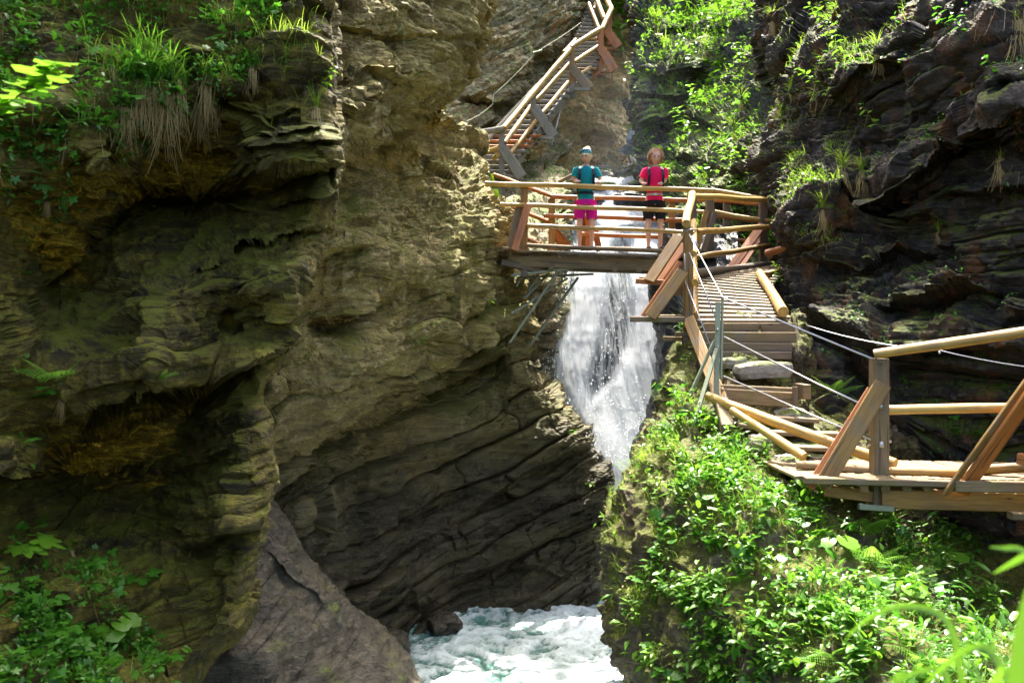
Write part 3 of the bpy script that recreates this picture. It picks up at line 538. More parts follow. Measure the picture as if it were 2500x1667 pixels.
def waterfall(off, seed, bias, name):
    ys = np.arange(440, 1290, 4.); xs = np.arange(1330, 1700, 4.); PX, PY = np.meshgrid(xs, ys); px, py = PX.ravel(), PY.ravel()
    d = interp(FALL_D, py)-off; V = np.stack([(px-1250)/F*d, d, (833.5-py)/F*d], 1)
    arc = np.cumsum(np.concatenate([[0], np.hypot(np.diff(interp(FALL_D, ys)), np.diff(ys)/F*17)])); arc = np.repeat(arc[:, None], len(xs), 1).ravel()
    w = np.stack([V[:, 0], arc, V[:, 0]*0], 1)
    dn = density(px, py); lean = np.stack([w[:, 0]+.18*fbm(w*.7, 2, seed), w[:, 1], w[:, 2]], 1)
    bulge = .09*fbm(lean*np.array([2.2, .45, 1]), 4, seed, ridged=True)+.04*fbm(lean*np.array([12, .6, 1]), 3, seed+4, ridged=True)+.10*np.clip(dn, 0, 1)
    V[:, 1] -= bulge; top = py < 640; V[:, 2] += np.where(top, .5, .0)*bulge
    ny, nx = PX.shape; idx = np.arange(ny*nx).reshape(ny, nx); Q = np.stack([idx[:-1, :-1], idx[1:, :-1], idx[1:, 1:], idx[:-1, 1:]], -1).reshape(-1, 4)
    me = np_mesh(name, V, Q, M['fall'])
    a = me.attributes.new('uvw', 'FLOAT_VECTOR', 'POINT'); a.data.foreach_set('vector', (lean+seed*3.3).astype(np.float32).ravel())
    a = me.attributes.new('thickness', 'FLOAT', 'POINT'); a.data.foreach_set('value', (dn*.5+bias+.13).astype(np.float32))
    o = bpy.data.objects.new(name, me); COL.objects.link(o); return tag(o, kind='structure')
waterfall(0, 301, .20, 'waterfall')
waterfall(.22, 322, .0, 'waterfall_outer_veil')
# flying drops in front of the fall and where it lands
rs = np.random.RandomState(5); dv = []; df = []
def drops(n, fx, size, stretch):
    for i in range(n):
        px, py, d = fx(); c = np.array(P(px, py, d)); r = size*(.4+rs.rand()*1.0); st = r*(1+stretch*rs.rand())
        k = len(dv); dv.extend([c+(r, 0, 0), c+(-r*.5, r*.8, 0), c+(-r*.5, -r*.8, 0), c+(0, 0, st), c+(rs.randn()*r*.3, 0, -st)])
        df.extend([(k, k+1, k+3), (k+1, k+2, k+3), (k+2, k, k+3), (k+1, k, k+4), (k+2, k+1, k+4), (k, k+2, k+4)])
def mid():
    py = 660+rs.rand()*330; cx = np.interp(py, [660, 900, 990], [1508, 1478, 1450]); return cx+rs.randn()*36, py, interp(FALL_D, py)-.3-rs.rand()*.3
def edge():
    py = 660+rs.rand()*500; l = np.interp(py, [690, 850, 930, 1000, 1200], [1388, 1346, 1350, 1385, 1480]); return l+rs.randn()*12, py, interp(FALL_D, py)-.2-rs.rand()*.3
def base():
    return 1430+rs.rand()*190, 1230-abs(rs.randn())*150, 15.0+rs.rand()*.5
drops(260, mid, .008, 2.5); drops(500, edge, .008, 1.5); drops(1500, base, .010, .6)
M['drop'] = plain('water_drop', (.85, .9, .93), .3, 0, .6, .03)
me = np_mesh('flying_water_drops', np.array(dv), np.array(df), M['drop']); o = bpy.data.objects.new('flying_water_drops', me); COL.objects.link(o)
tag(o, 'white drops of water thrown off the waterfall', 'water drops', kind='stuff')

# ---------------------------------------------------------------- footbridge
BD = 14.9
def PB(px, py, d=BD): return P(px, py, d)
br = thing('footbridge', 'wooden footbridge with pole railings crossing in front of the waterfall', 'footbridge', PB(1480, 612))
def lerp(a, b, t): return a+(b-a)*t
# longitudinal beams and deck
for dd, k in ((14.98, 0), (15.75, 1)):
    beam('main_beam', PB(1240, 636-k*2, dd), PB(1690, 652-k*2, dd), .11, .20, M['oldwood'], br)
beam('lower_beam', PB(1262, 654, 15.1), PB(1660, 668, 15.1), .16, .05, M['darkwood'], br)
n = 31
for i in range(n):
    t = (i+.5)/n; px = lerp(1212, 1752, t); py = lerp(611, 627, t)
    a = PB(px, py, 14.82+random.uniform(-.05, .03)); b = a+Vector((random.uniform(-.02, .02), 1.12, 0))
    beam('deck_plank', a, b, .118, .032, M['deck'], br)
for px in (1346, 1500, 1560, 1640):
    beam('joist', PB(px, 649+(px-1250)*.03, 14.85), PB(px, 649+(px-1250)*.03, 16.0), .10, .10, M['oldwood'], br)
beam('edge_board', PB(1217, 604.5, 14.80), PB(1297, 616, 14.86), .10, .03, M['orange'], br)
beam('edge_board', PB(1290, 613, 14.80), PB(1405, 617, 14.80), .08, .03, M['deck'], br)
beam('edge_board', PB(1360, 617, 14.79), PB(1600, 625, 14.79), .05, .045, M['darkwood'], br)
# near railing
log('handrail', [PB(1184, 448), PB(1420, 455), PB(1741, 466)], .043, .042, M['pole'], br)
log('handrail', [PB(1738, 465, 14.95), PB(1800, 474, 14.8), PB(1869, 486, 14.6)], .042, .038, M['pole'], br)
log('rail', [PB(1221, 500), PB(1480, 508), PB(1724, 518)], .041, .038, M['pole'], br)
log('rail', [PB(1288, 552), PB(1480, 558), PB(1722, 569)], .042, .036, M['pole'], br)
log('rail', [PB(1745, 517, 14.9), PB(1800, 528, 14.8), PB(1885, 539, 14.6)], .036, .036, M['pole'], br)
log('kick_pole', [PB(1286, 599.5, 14.86), PB(1450, 606, 14.86), PB(1618, 613, 14.86)], .038, .04, M['oldwood'], br)
beam('post', PB(1279.5, 457, 15.02), PB(1279.5, 634, 15.02), .13, .13, M['wood'], br, up=Vector((0, 1, 0)))
beam('post', PB(1733, 470, 15.05), PB(1733, 648, 15.05), .13, .12, M['darkwood'], br, up=Vector((0, 1, 0)))
beam('post', PB(1863, 490, 14.68), PB(1863, 646, 14.68), .13, .13, M['darkwood'], br, up=Vector((0, 1, 0)))
beam('brace', PB(1290, 500, 14.80), PB(1255, 611, 14.55), .035, .13, M['orange'], br, up=Vector((1, .3, 0)))
beam('brace', PB(1268, 503, 14.95), PB(1243, 609, 14.75), .035, .12, M['oldwood'], br, up=Vector((1, .3, 0)))
beam('brace', PB(1725, 515, 14.85), PB(1700, 612, 14.6), .035, .10, M['wood'], br, up=Vector((1, .3, 0)))
beam('brace', PB(1746, 520, 14.9), PB(1716, 616, 14.7), .035, .10, M['darkwood'], br, up=Vector((1, .3, 0)))
beam('outrigger', PB(1222, 606, 14.5), PB(1280, 612, 15.2), .1, .05, M['oldwood'], br)
# far railing
log('handrail', [PB(1206, 427, 18.5), PB(1347, 479, 16.0)], .045, .045, M['orange'], br)
log('handrail', [PB(1344, 480, 15.95), PB(1500, 484, 15.95), PB(1690, 489, 15.95)], .043, .042, M['orange'], br)
log('rail', [PB(1238, 503, 17.6), PB(1345, 543, 16.0)], .042, .042, M['orange'], br)
log('rail', [PB(1327, 526, 15.9), PB(1500, 532, 15.9), PB(1690, 538, 15.9)], .043, .042, M['orange'], br)
log('rail', [PB(1410, 571, 15.9), PB(1520, 575, 15.9), PB(1680, 582, 15.9)], .043, .042, M['orange'], br)
log('rail', [PB(1286, 583, 16.6), PB(1320, 596, 16.0)], .042, .042, M['orange'], br)
log('rail', [PB(1738, 526, 16.0), PB(1800, 534, 15.9), PB(1858, 541, 15.7)], .04, .038, M['orange'], br)
log('rail', [PB(1738, 580, 16.0), PB(1800, 585, 15.9), PB(1850, 592, 15.7)], .04, .038, M['orange'], br)
log('handrail', [PB(1690, 487, 16.0), PB(1780, 491, 15.9), PB(1858, 500, 15.6)], .04, .04, M['orange'], br)
for px, d, mt in ((1347, 16.05, 'wood'), (1437, 16.05, 'orange'), (1774, 16.0, 'darkwood'), (1640, 16.05, 'wood')):
    beam('post', PB(px, 486, d), PB(px, 612, d), .12, .12, M[mt], br, up=Vector((0, 1, 0)))
beam('brace', PB(1345, 560, 16.15), PB(1384, 602, 16.5), .04, .2, M['orange'], br, up=Vector((1, .2, .7)))
beam('brace', PB(1430, 532, 16.1), PB(1428, 612, 16.3), .04, .15, M['orange'], br, up=Vector((1, .2, 0)))
beam('brace', PB(1452, 560, 16.1), PB(1463, 612, 16.5), .04, .12, M['orange'], br, up=Vector((1, .2, .3)))

# steel brackets below the left end of the bridge
sb = thing('steel_bracket', 'green grey steel struts bracing the left end of the footbridge from below', 'bracket', PB(1300, 670))
for (x0, y0, d0, x1, y1, d1, w) in ((1248, 673, 15.0, 1398, 655, 15.0, .07), (1262, 679, 15.3, 1448, 669, 15.6, .07), (1362, 661, 15.0, 1244, 838, 14.2, .045), (1411, 678, 15.5, 1294, 843, 14.9, .05),
                                    (1340, 668, 15.4, 1278, 730, 15.0, .05), (1384, 680, 15.4, 1249, 766, 14.6, .05), (1322, 655, 15.3, 1290, 710, 15.1, .05), (1262, 700, 15.2, 1280, 660, 15.2, .05)):
    beam('strut', PB(x0, y0, d0), PB(x1, y1, d1), w, w*.55, M['greensteel'], sb, ch=.002)
beam('block', PB(1280, 652, 15.1), PB(1280, 676, 15.1), .12, .3, M['darkwood'], sb, up=Vector((0, 1, 0)))
beam('bearing_plank', PB(1222, 640, 14.95), PB(1322, 662, 15.1), .2, .1, M['darkwood'], sb)

# ---------------------------------------------------------------- ramp of treads curving down from the bridge
rp = thing('stepped_ramp', 'curving ramp of wooden treads descending from the right end of the footbridge', 'ramp', P(1800, 740, 11.5))
LE = [P(1706, 786, 10.2), P(1703, 740, 10.8), P(1702, 705, 11.5), P(1704, 676, 12.4), P(1750, 664, 13.3), P(1820, 655, 14.2), P(1888, 646, 15.0)]
RE = [P(1918, 786, 10.2), P(1904, 750, 10.8), P(1890, 722, 11.5), P(1880, 694, 12.4), P(1905, 668, 13.3), P(1925, 652, 14.2), P(1945, 641, 15.0)]
def along(T, t):
    k = min(len(T)-2, int(t*(len(T)-1))); return T[k].lerp(T[k+1], t*(len(T)-1)-k)
nt_ = 25
for i in range(nt_):
    t = (i+.3)/nt_; a, b = along(LE, t), along(RE, t); a2, b2 = along(LE, min(1, t+.02)), along(RE, min(1, t+.02))
    ex = (b-a).normalized()*.04; dirn = ((a2-a)+(b2-b)).normalized(); up = (b-a).normalized().cross(dirn)
    if up.z < 0: up = -up
    up = (up+Vector((0, -.03, 0))).normalized()
    beam('tread', a-ex*random.uniform(.2, 1.4), b+ex*random.uniform(.4, 1.6), .074, .034, M['deck'], rp, up=up)
for T, k in ((LE, 1), (RE, -1)):
    for i in range(len(T)-1):
        off = Vector((.10*k, 0, -.10)); beam('stringer', T[i]+off, T[i+1]+off, .08, .16, M['darkwood'], rp)
log('kick_pole', [P(1699, 668, 12.1), P(1790, 656, 13.5), P(1887, 645, 14.8)], .065, .05, M['darkwood'], rp)
log('kick_pole', [P(1855, 676, 12.6)+Vector((0, 0, .05)), P(1914, 773, 10.15)+Vector((0, 0, .05))], .062, .066, M['pole'], rp)
beam('edge_block', P(1868, 676, 12.8), P(1914, 662, 13.6), .1, .14, M['wood'], rp)
beam('edge_board', P(1880, 628, 14.9), P(1915, 640, 15.2), .1, .05, M['wood'], rp)
# posts, braces and outriggers on the waterfall side
beam('post', P(1680, 556, 10.25), P(1680, 800, 10.25), .105, .105, M['wood'], rp, up=Vector((0, 1, 0)))
beam('post', P(1690, 484, 12.3), P(1690, 700, 12.3), .11, .11, M['darkwood'], rp, up=Vector((0, 1, 0)))
beam('brace', P(1658, 576, 11.2), P(1585, 686, 11.0), .035, .16, M['wood'], rp, up=Vector((.8, 0, .6)))
beam('brace', P(1672, 596, 11.45), P(1606, 688, 11.3), .035, .12, M['orange'], rp, up=Vector((.8, 0, .6)))
beam('brace', P(1668, 662, 10.05), P(1588, 774, 9.95), .035, .15, M['wood'], rp, up=Vector((.8, 0, .6)))
beam('brace', P(1660, 640, 10.35), P(1570, 772, 10.25), .035, .06, M['orange'], rp, up=Vector((.8, 0, .6)))
beam('outrigger', P(1552, 686, 11.1), P(1690, 694, 11.1), .035, .07, M['orange'], rp)
beam('outrigger', P(1560, 681, 11.4), P(1690, 689, 11.4), .035, .07, M['wood'], rp)
beam('outrigger', P(1538, 779, 10.0), P(1672, 780, 10.0), .035, .065, M['oldwood'], rp)
beam('outrigger', P(1606, 773, 10.3), P(1672, 773, 10.3), .035, .05, M['wood'], rp)
beam('outrigger', P(1618, 826, 10.4), P(1690, 828, 10.4), .06, .055, M['oldwood'], rp)
beam('post', P(1674, 800, 10.3), P(1674, 850, 10.3), .08, .08, M['darkwood'], rp, up=Vector((0, 1, 0)))
beam('block', P(1648, 816, 10.3), P(1680, 816, 10.3), .1, .06, M['oldwood'], rp)
beam('block', P(1658, 700, 10.4), P(1658, 722, 10.4), .1, .06, M['darkwood'], rp, up=Vector((0, 1, 0)))
log('handrail', [P(1691, 474, 12.3), P(1684, 500, 11.3), P(1675, 546, 10.1)], .052, .05, M['pole'], rp)
log('rail', [P(1694, 541, 12.2), P(1692, 620, 10.2)], .047, .042, M['pole'], rp)
log('rail', [P(1693, 618, 11.6), P(1696, 690, 10.15)], .045, .043, M['pole'], rp)
log('rail', [P(1694, 700, 11.2), P(1698, 770, 10.1)], .045, .045, M['wood'], rp)
log('handrail', [P(1684, 479, 12.25), P(1770, 483, 13.3), P(1870, 489, 14.55)], .048, .046, M['pole'], rp)
log('rail', [P(1699, 566, 12.1), P(1790, 560, 13.5), P(1887, 553, 14.6)], .045, .043, M['pole'], rp)
log('rail', [P(1697, 629, 12.1), P(1790, 614, 13.5), P(1880, 599, 14.6)], .042, .04, M['wood'], rp)
beam('brace', P(1862, 548, 14.5), P(1786, 655, 14.2), .035, .16, M['orange'], rp, up=Vector((.8, 0, .5)))
beam('brace', P(1866, 566, 14.75), P(1812, 648, 14.5), .035, .10, M['orange'], rp, up=Vector((.8, 0, .5)))
log('stub_rail', [P(1886, 553, 14.3), P(1930, 545, 13.8)], .06, .06, M['orange'], rp)
log('stub_rail', [P(1872, 618, 13.6), P(1930, 604, 13.1)], .062, .06, M['orange'], rp)

# ---------------------------------------------------------------- rock and timber steps
st = thing('timber_steps', 'steep steps of boards and sleepers climbing the mossy outcrop up to the ramp', 'steps', P(1830, 900, 9.6))
for (x0, y0, x1, y1, d, h, mt) in ((1715, 801, 1935, 801, 10.12, .125, 'oldwood'), (1712, 823, 1942, 824, 10.0, .125, 'oldwood'), (1722, 846, 1932, 848, 9.95, .10, 'darkwood'), (1724, 866, 1930, 868, 9.9, .09, 'darkwood'),
                                   (1758, 944, 1938, 952, 9.15, .05, 'oldwood'), (1758, 966, 1944, 976, 9.1, .16, 'oldwood')):
    beam('riser_board', P(x0, y0, d), P(x1, y1, d), .07, h, M[mt], st)
beam('stake', P(1941, 944, 9.02), P(1941, 992, 9.02), .05, .05, M['darkwood'], st, up=Vector((0, 1, 0)))
beam('end_block', P(1950, 955, 9.3), P(1968, 955, 9.3), .3, .16, M['oldwood'], st)
for (x0, y0, x1, y1, d) in ((1862, 1018, 1992, 1026, 9.0), (1885, 1056, 2050, 1060, 8.75), (1925, 1092, 2060, 1096, 8.5), (1800, 1036, 1872, 1048, 8.9)):
    a, b = P(x0, y0, d), P(x1, y1, d); beam('step_board', a, b, .2, .045, M['deck'], st); beam('riser_board', a+Vector((0, .08, -.07)), b+Vector((0, .08, -.07)), .04, .09, M['darkwood'], st)
beam('side_plank', P(1681, 778, 10.1), P(1768, 992, 8.95), .05, .14, M['wood'], st, up=Vector((.9, -.5, .3)))
beam('side_plank', P(1712, 836, 9.85), P(1752, 930, 9.3), .04, .07, M['deck'], st, up=Vector((.9, -.5, .5)))
beam('side_beam', P(1757, 975, 8.95), P(1776, 1048, 8.55), .13, .13, M['oldwood'], st)
log('side_pole', [P(1727, 966, 9.0), P(1775, 987, 8.75), P(1900, 1034, 8.25), P(2038, 1083, 7.85), P(2185, 1133, 7.55)], .05, .052, M['pole'], st)
log('side_pole', [P(1786, 1002, 8.55), P(1880, 1062, 8.2), P(1963, 1115, 7.85)], .04, .044, M['pole'], st)

def slab(name, parent, x0, x1, py, d, dep, th, seed, mat=None, group=None):
    "an irregular flat stone"
    a, b = P(x0, py, d), P(x1, py, d); L = (b-a).length; rr = random.Random(seed); n = 14; ring = []
    for i in range(n):
        an = 2*math.pi*i/n; sx = math.cos(an); sy = math.sin(an); k = 1/max(abs(sx), abs(sy))**.75
        ring.append(((sx*k*.5)*L*(1+rr.uniform(-.07, .07)), (sy*k*.5)*dep*(1+rr.uniform(-.12, .12)), rr.uniform(-.015, .015)))
    V = [(x*.93, y*.93, z) for x, y, z in ring]+[(x, y, z-.02) for x, y, z in ring]+[(x*(1+rr.uniform(-.05, .08)), y*1.0, z-th*.6) for x, y, z in ring]+[(x*.9, y*.9, z-th) for x, y, z in ring]
    V.append((0, 0, .01)); Fc = [(len(V)-1, i, (i+1) % n) for i in range(n)]
    for r in range(3):
        for i in range(n): j = (i+1) % n; Fc.append((r*n+j, r*n+i, (r+1)*n+i, (r+1)*n+j))
    V = [(x+L*.02*math.sin(9*y+seed), y+L*.03*math.sin(7*x+seed*2), z+.012*math.sin(11*x+seed)+.01*math.sin(13*y)) for x, y, z in V]
    o = mesh_obj(name, V, Fc, mat or M['stone'], parent); c = a.lerp(b, .5)+Vector((0, dep*.4, 0)); o.location = c-rel(parent); o.rotation_euler = (rr.uniform(-.05, .09), rr.uniform(-.04, .04), rr.uniform(-.1, .1))
    return o
for i, (x0, x1, py, d, dep, th) in enumerate(((1763, 1830, 874, 9.65, .4, .12), (1800, 1942, 886, 9.4, .35, .16), (1892, 1985, 1004, 9.2, .4, .12), (1935, 2010, 1040, 8.95, .4, .1), (1920, 2015, 1080, 8.6, .35, .1), (1836, 1885, 1066, 8.5, .25, .06), (1915, 1945, 1118, 8.15, .25, .08), (1826, 1866, 1088, 8.3, .25, .05), (1900, 1960, 1122, 8.2, .3, .05), (2015, 2075, 1078, 8.9, .3, .1), (1975, 2040, 1106, 8.4, .3, .06))):
    slab('step_stone', st, x0, x1, py, d, dep, th, i)

# steel stake and cables
ss = thing('steel_stake', 'slotted green steel stake with slanting stays holding the cable rail', 'stake', P(1758, 1000, 8.9))
beam('upright', P(1753, 738, 9.3), P(1747, 1032, 9.0), .055, .018, M['greensteel'], ss, up=Vector((0, 1, 0)), ch=.002)
beam('flange', P(1764, 724, 9.32), P(1760, 925, 9.1), .02, .05, M['greensteel'], ss, up=Vector((0, 1, 0)), ch=.002)
beam('stay', P(1745, 830, 9.2), P(1679, 975, 9.1), .03, .03, M['greensteel'], ss, ch=.002)
beam('stay', P(1750, 850, 9.15), P(1690, 1048, 8.7), .045, .02, M['greensteel'], ss, ch=.002)
beam('ground_pin', P(1676, 1072, 8.6), P(1650, 1158, 8.2), .04, .012, M['steel'], ss, ch=.002)
for py in (804, 846, 918): wire('bolt', [P(1752, py, 9.22), P(1752, py, 9.14)], .012, M['steel'], ss)
cr = thing('cable_handrail', 'three tight steel cables running down beside the timber steps', 'cable rail', P(1760, 830, 9.25))
for path in ([P(1682, 572, 10.1), P(1764, 726, 9.25), P(2130, 876, 7.42)], [P(1683, 617, 10.1), P(1749, 782, 9.25)], [P(1768, 822, 9.2), P(1990, 934, 8.2), P(2098, 984, 7.6)],
             [P(1674, 690, 10.1), P(1735, 846, 9.4)], [P(1767, 918, 9.15), P(1980, 1012, 8.2), P(2128, 1074, 7.5)], [P(1671, 618, 10.1), P(1674, 690, 10.1)]):
    wire('cable', path, .0085, M['cable'], cr)
for (cx, cy, d, r) in ((1681, 568, 10.25, .085), (2146, 1083, 7.55, .095)):
    c = P(cx, cy, d); wire('cable_loop', [c+Vector((math.cos(i/14*2*math.pi)*r, math.sin(i/14*2*math.pi)*r, .03*math.cos(i/14*2*math.pi+1))) for i in range(15)], .009, M['cable'], cr)
wire('cable_clamp', [P(1690, 578, 10.05), P(1702, 600, 9.98)], .02, M['steel'], cr); wire('cable_clamp', [P(2152, 1078, 7.42), P(2152, 1092, 7.42)], .018, M['steel'], cr)
wc = thing('wall_cable', 'thin steel safety cable strung along the dark right rock wall', 'safety cable', P(1975, 797, 9.6))
wire('cable', sag(P(1972, 795, 10), P(2293, 855, 9.0), .05)+sag(P(2293, 855, 9.0), P(2560, 902, 8.2), .02)[1:], .0075, M['cable'], wc)
wire('eye_bolt', [P(2293, 846, 9.3), P(2294, 862, 8.98)], .014, M['steel'], wc)
wc2 = thing('wall_cable', 'thin cable sagging across the grey cliff above the wooden staircase', 'safety cable', P(1203, 255, 22))
wire('cable', sag(P(1135, 298, 21), P(1203, 255, 21.8), .05)+[P(1205, 232, 21.9)]+sag(P(1205, 232, 21.9), P(1310, 127, 23.3), .04)[1:]+sag(P(1310, 127, 23.3), P(1418, 56, 25.2), .03)[1:], .006, M['greensteel'], wc2)
beam('anchor_plate', P(1300, 130, 23.2), P(1322, 124, 23.4), .06, .04, M['greensteel'], wc2)

# ---------------------------------------------------------------- platform at lower right
pf = thing('viewing_platform', 'wooden platform with a pole railing and big slanting board braces at lower right', 'platform', P(2300, 1170, 7.4))
ND = 7.38
def plat_z(px): return 1172+(px-1960)*.022
beam('sill_board', P(1962, 1171, 7.25), P(2332, 1180, 7.25), .10, .055, M['oldwood'], pf)
beam('sill_board', P(2330, 1186, 7.18), P(2620, 1190, 7.12), .06, .095, M['oldwood'], pf)
beam('main_beam', P(2148, 1216, 7.45), P(2700, 1228, 7.3), .12, .165, M['wood'], pf)
beam('main_beam', P(2010, 1196, 7.6), P(2160, 1214, 7.5), .1, .10, M['wood'], pf)
beam('main_beam', P(2010, 1196, 8.5), P(2700, 1206, 8.5), .1, .16, M['darkwood'], pf)
beam('outrigger', P(2096, 1236, 7.35), P(2180, 1242, 7.35), .05, .05, M['greensteel'], pf)
beam('outrigger', P(2466, 1258, 7.25), P(2600, 1260, 7.25), .1, .06, M['oldwood'], pf)
for i in range(34):
    px = 1952+i*21.5; a = P(px, 1166+(px-1960)*.018, 7.32+random.uniform(-.05, .02)); beam('deck_plank', a, a+Vector((random.uniform(-.015, .015), 1.15, 0)), .068, .03, M['deck'], pf)
for i in range(9):
    px = 2110+i*52; beam('joist_end', P(px, 1192, 7.36), P(px, 1192, 8.3), .07, .06, M['oldwood'], pf)
log('kick_pole', [P(1943, 1135, 7.7), P(2040, 1142, 7.62), P(2126, 1149, 7.58)], .038, .045, M['oldwood'], pf)
log('kick_pole', [P(2164, 1152, 7.5), P(2260, 1154, 7.45), P(2360, 1154, 7.4)], .042, .042, M['wood'], pf)
log('kick_pole', [P(2395, 1146, 7.6), P(2480, 1140, 7.5), P(2620, 1134, 7.4)], .045, .045, M['wood'], pf)
beam('post', P(2146, 875, 7.5), P(2146, 1235, 7.5), .135, .12, M['oldwood'], pf, up=Vector((0, 1, 0)))
beam('post', P(2560, 830, 6.9), P(2560, 1250, 6.9), .135, .12, M['oldwood'], pf, up=Vector((0, 1, 0)))
log('handrail', [P(2134, 866, 7.45), P(2320, 838, 7.2), P(2600, 793, 6.85)], .042, .046, M['pole'], pf)
log('rail', [P(2165, 1002, 7.5), P(2330, 998, 7.35), P(2560, 992, 7.1)], .042, .042, M['pole'], pf)
beam('brace', P(2156, 936, 7.42), P(2008, 1186, 7.33), .03, .145, M['wood'], pf, up=Vector((.83, 0, .56)))
beam('brace', P(2128, 950, 7.62), P(1976, 1192, 7.40), .03, .08, M['orange'], pf, up=Vector((.83, 0, .56)))
beam('brace', P(2545, 925, 6.95), P(2346, 1204, 7.24), .03, .17, M['orange'], pf, up=Vector((.83, 0, .56)))
beam('brace', P(2510, 925, 7.0), P(2306, 1208, 7.2), .03, .06, M['wood'], pf, up=Vector((.83, 0, .56)))
wire('bolt', [P(2151, 886, 7.42), P(2151, 886, 7.40)], .014, M['darkwood'], pf); wire('bolt', [P(2150, 992, 7.44), P(2150, 992, 7.40)], .018, M['steel'], pf)
beam('rail_end', P(2486, 1118, 7.0), P(2530, 1126, 6.9), .08, .09, M['orange'], pf)

# ---------------------------------------------------------------- long wooden staircase on the cliff behind
sc = thing('wooden_staircase', 'long grey wooden staircase climbing the cliff behind the left end of the footbridge', 'staircase', P(1230, 420, 21.5))
SL = [(430, 1165, 21.3), (400, 1172, 21.4), (362, 1176, 21.7), (290, 1238, 22.6), (225, 1300, 23.4), (188, 1332, 23.9), (150, 1362, 24.3), (120, 1383, 24.7), (95, 1404, 25.1), (40, 1432, 26.2), (-30, 1446, 27.3)]
SR = [(430, 1240, 20.7), (400, 1252, 20.9), (352, 1292, 21.3), (290, 1340, 22.0), (225, 1388, 22.9), (188, 1424, 23.5), (173, 1450, 23.7), (130, 1464, 24.2), (95, 1462, 24.7), (40, 1453, 25.9), (-30, 1462, 27.0)]
def at_y(T, y):
    T = sorted(T); ys = [t[0] for t in T]; return P(np.interp(y, ys, [t[1] for t in T]), y, np.interp(y, ys, [t[2] for t in T]))
y = 418.
while y > -20:
    a, b = at_y(SL, y), at_y(SR, y)
    mt = 'orange' if (abs(y-345) < 14 or abs(y-250) < 4) and random.random() < .8 else 'greywood'
    beam('tread', a, b+(b-a).normalized()*random.uniform(0, .10), .26, .075, M[mt if random.random() > .12 or y > 200 else 'wood'], sc, up=Vector((0, -.30, 1)))
    y -= 12.2-(.0 if y > 230 else 3.2 if y > 120 else 3.0)
for T, dx in ((SL, .02), (SR, -.06)):
    ys_ = [425, 352, 290, 225, 176, 130, 90, 35, -30]
    for i in range(len(ys_)-1):
        beam('stringer', at_y(T, ys_[i])+Vector((dx, 0, -.09)), at_y(T, ys_[i+1])+Vector((dx, 0, -.09)), .06, .2, M['greywood' if i < 4 else 'wood'], sc)
hp = [P(1150, 326, 20.6), P(1229, 315, 20.6), P(1311, 217, 21.9), P(1401, 111, 23.3), P(1471, 70, 24.2), P(1493, 22, 25.2), P(1478, -10, 26)]
for i in range(6): log('handrail', [hp[i], hp[i+1]], .075, .075, M['greywood' if i == 0 else 'pole'], sc)
for a, b in ((P(1232, 350, 20.7), P(1297, 259, 22)), (P(1308, 247, 21.9), P(1390, 156, 23.2)), (P(1402, 153, 23.3), P(1463, 112, 24.2)), (P(1241, 380, 20.7), P(1300, 308, 21.7)), (P(1300, 306, 21.7), P(1387, 202, 23.2)), (P(1418, 181, 23.4), P(1460, 156, 24.1)),
             (P(1179, 374, 20.8), P(1218, 362, 20.6)), (P(1206, 386, 20.9), P(1216, 378, 20.6))):
    log('rail', [a, b], .062, .058, M['pole'], sc)
log('wall_pole', [P(1173, 362, 21.6), P(1250, 275, 22.6), P(1332, 191, 23.6)], .075, .07, M['greywood'], sc)
log('wall_pole', [P(1376, 130, 24.2), P(1405, 100, 24.8)], .07, .07, M['wood'], sc)
log('rail', [P(1437, 10, 26), P(1462, 72, 24.9)], .07, .07, M['wood'], sc); log('rail', [P(1453, -8, 26), P(1476, 48, 25.0)], .07, .07, M['pole'], sc)
for (px, y0, y1, d, mt) in ((1225, 318, 430, 20.7, 'greywood'), (1302, 226, 346, 21.9, 'greywood'), (1397, 114, 222, 23.2, 'wood'), (1467, 76, 186, 24.1, 'orange'), (1488, 25, 112, 25.1, 'orange')):
    beam('post', P(px, y0, d), P(px, y1, d), .14, .14, M[mt], sc, up=Vector((0, 1, 0)))
for (x0, y0, x1, y1, d, mt) in ((1226, 360, 1272, 434, 20.5, 'greywood'), (1303, 262, 1350, 335, 21.7, 'greywood'), (1393, 163, 1437, 218, 23.0, 'oldwood'), (1465, 116, 1497, 174, 23.9, 'orange'), (1477, 72, 1508, 116, 24.8, 'orange')):
    beam('brace', P(x0, y0, d), P(x1, y1, d), .05, .22, M[mt], sc, up=Vector((.8, 0, .55))); beam('brace', P(x0+7, y0+4, d+.25), P(x1+6, y1-3, d+.25), .05, .18, M[mt], sc, up=Vector((.8, 0, .55)))
for (x0, y0, x1, y1, d, mt) in ((1230, 427, 1274, 438, 20.6, 'greywood'), (1295, 338, 1350, 338, 21.7, 'greywood'), (1300, 327, 1352, 327, 22.1, 'greywood'), (1393, 218, 1440, 219, 23.0, 'greywood'), (1460, 174, 1498, 176, 24.0, 'orange'), (1474, 119, 1502, 120, 24.9, 'orange'), (1457, 188, 1478, 189, 24.2, 'greywood'), (1390, 235, 1408, 235, 23.2, 'greywood'), (1296, 352, 1315, 352, 21.9, 'greywood')):
    beam('outrigger', P(x0, y0, d), P(x1, y1, d), .07, .07, M[mt], sc)
beam('riser_board', P(1400, 208, 23.4), P(1440, 200, 23.7), .05, .25, M['orange'], sc); beam('riser_board', P(1430, 190, 23.6), P(1462, 172, 23.9), .05, .2, M['orange'], sc)
wire('steel_rod', [P(1374, 249, 22.9), P(1346, 355, 22.4)], .022, M['steel'], sc)

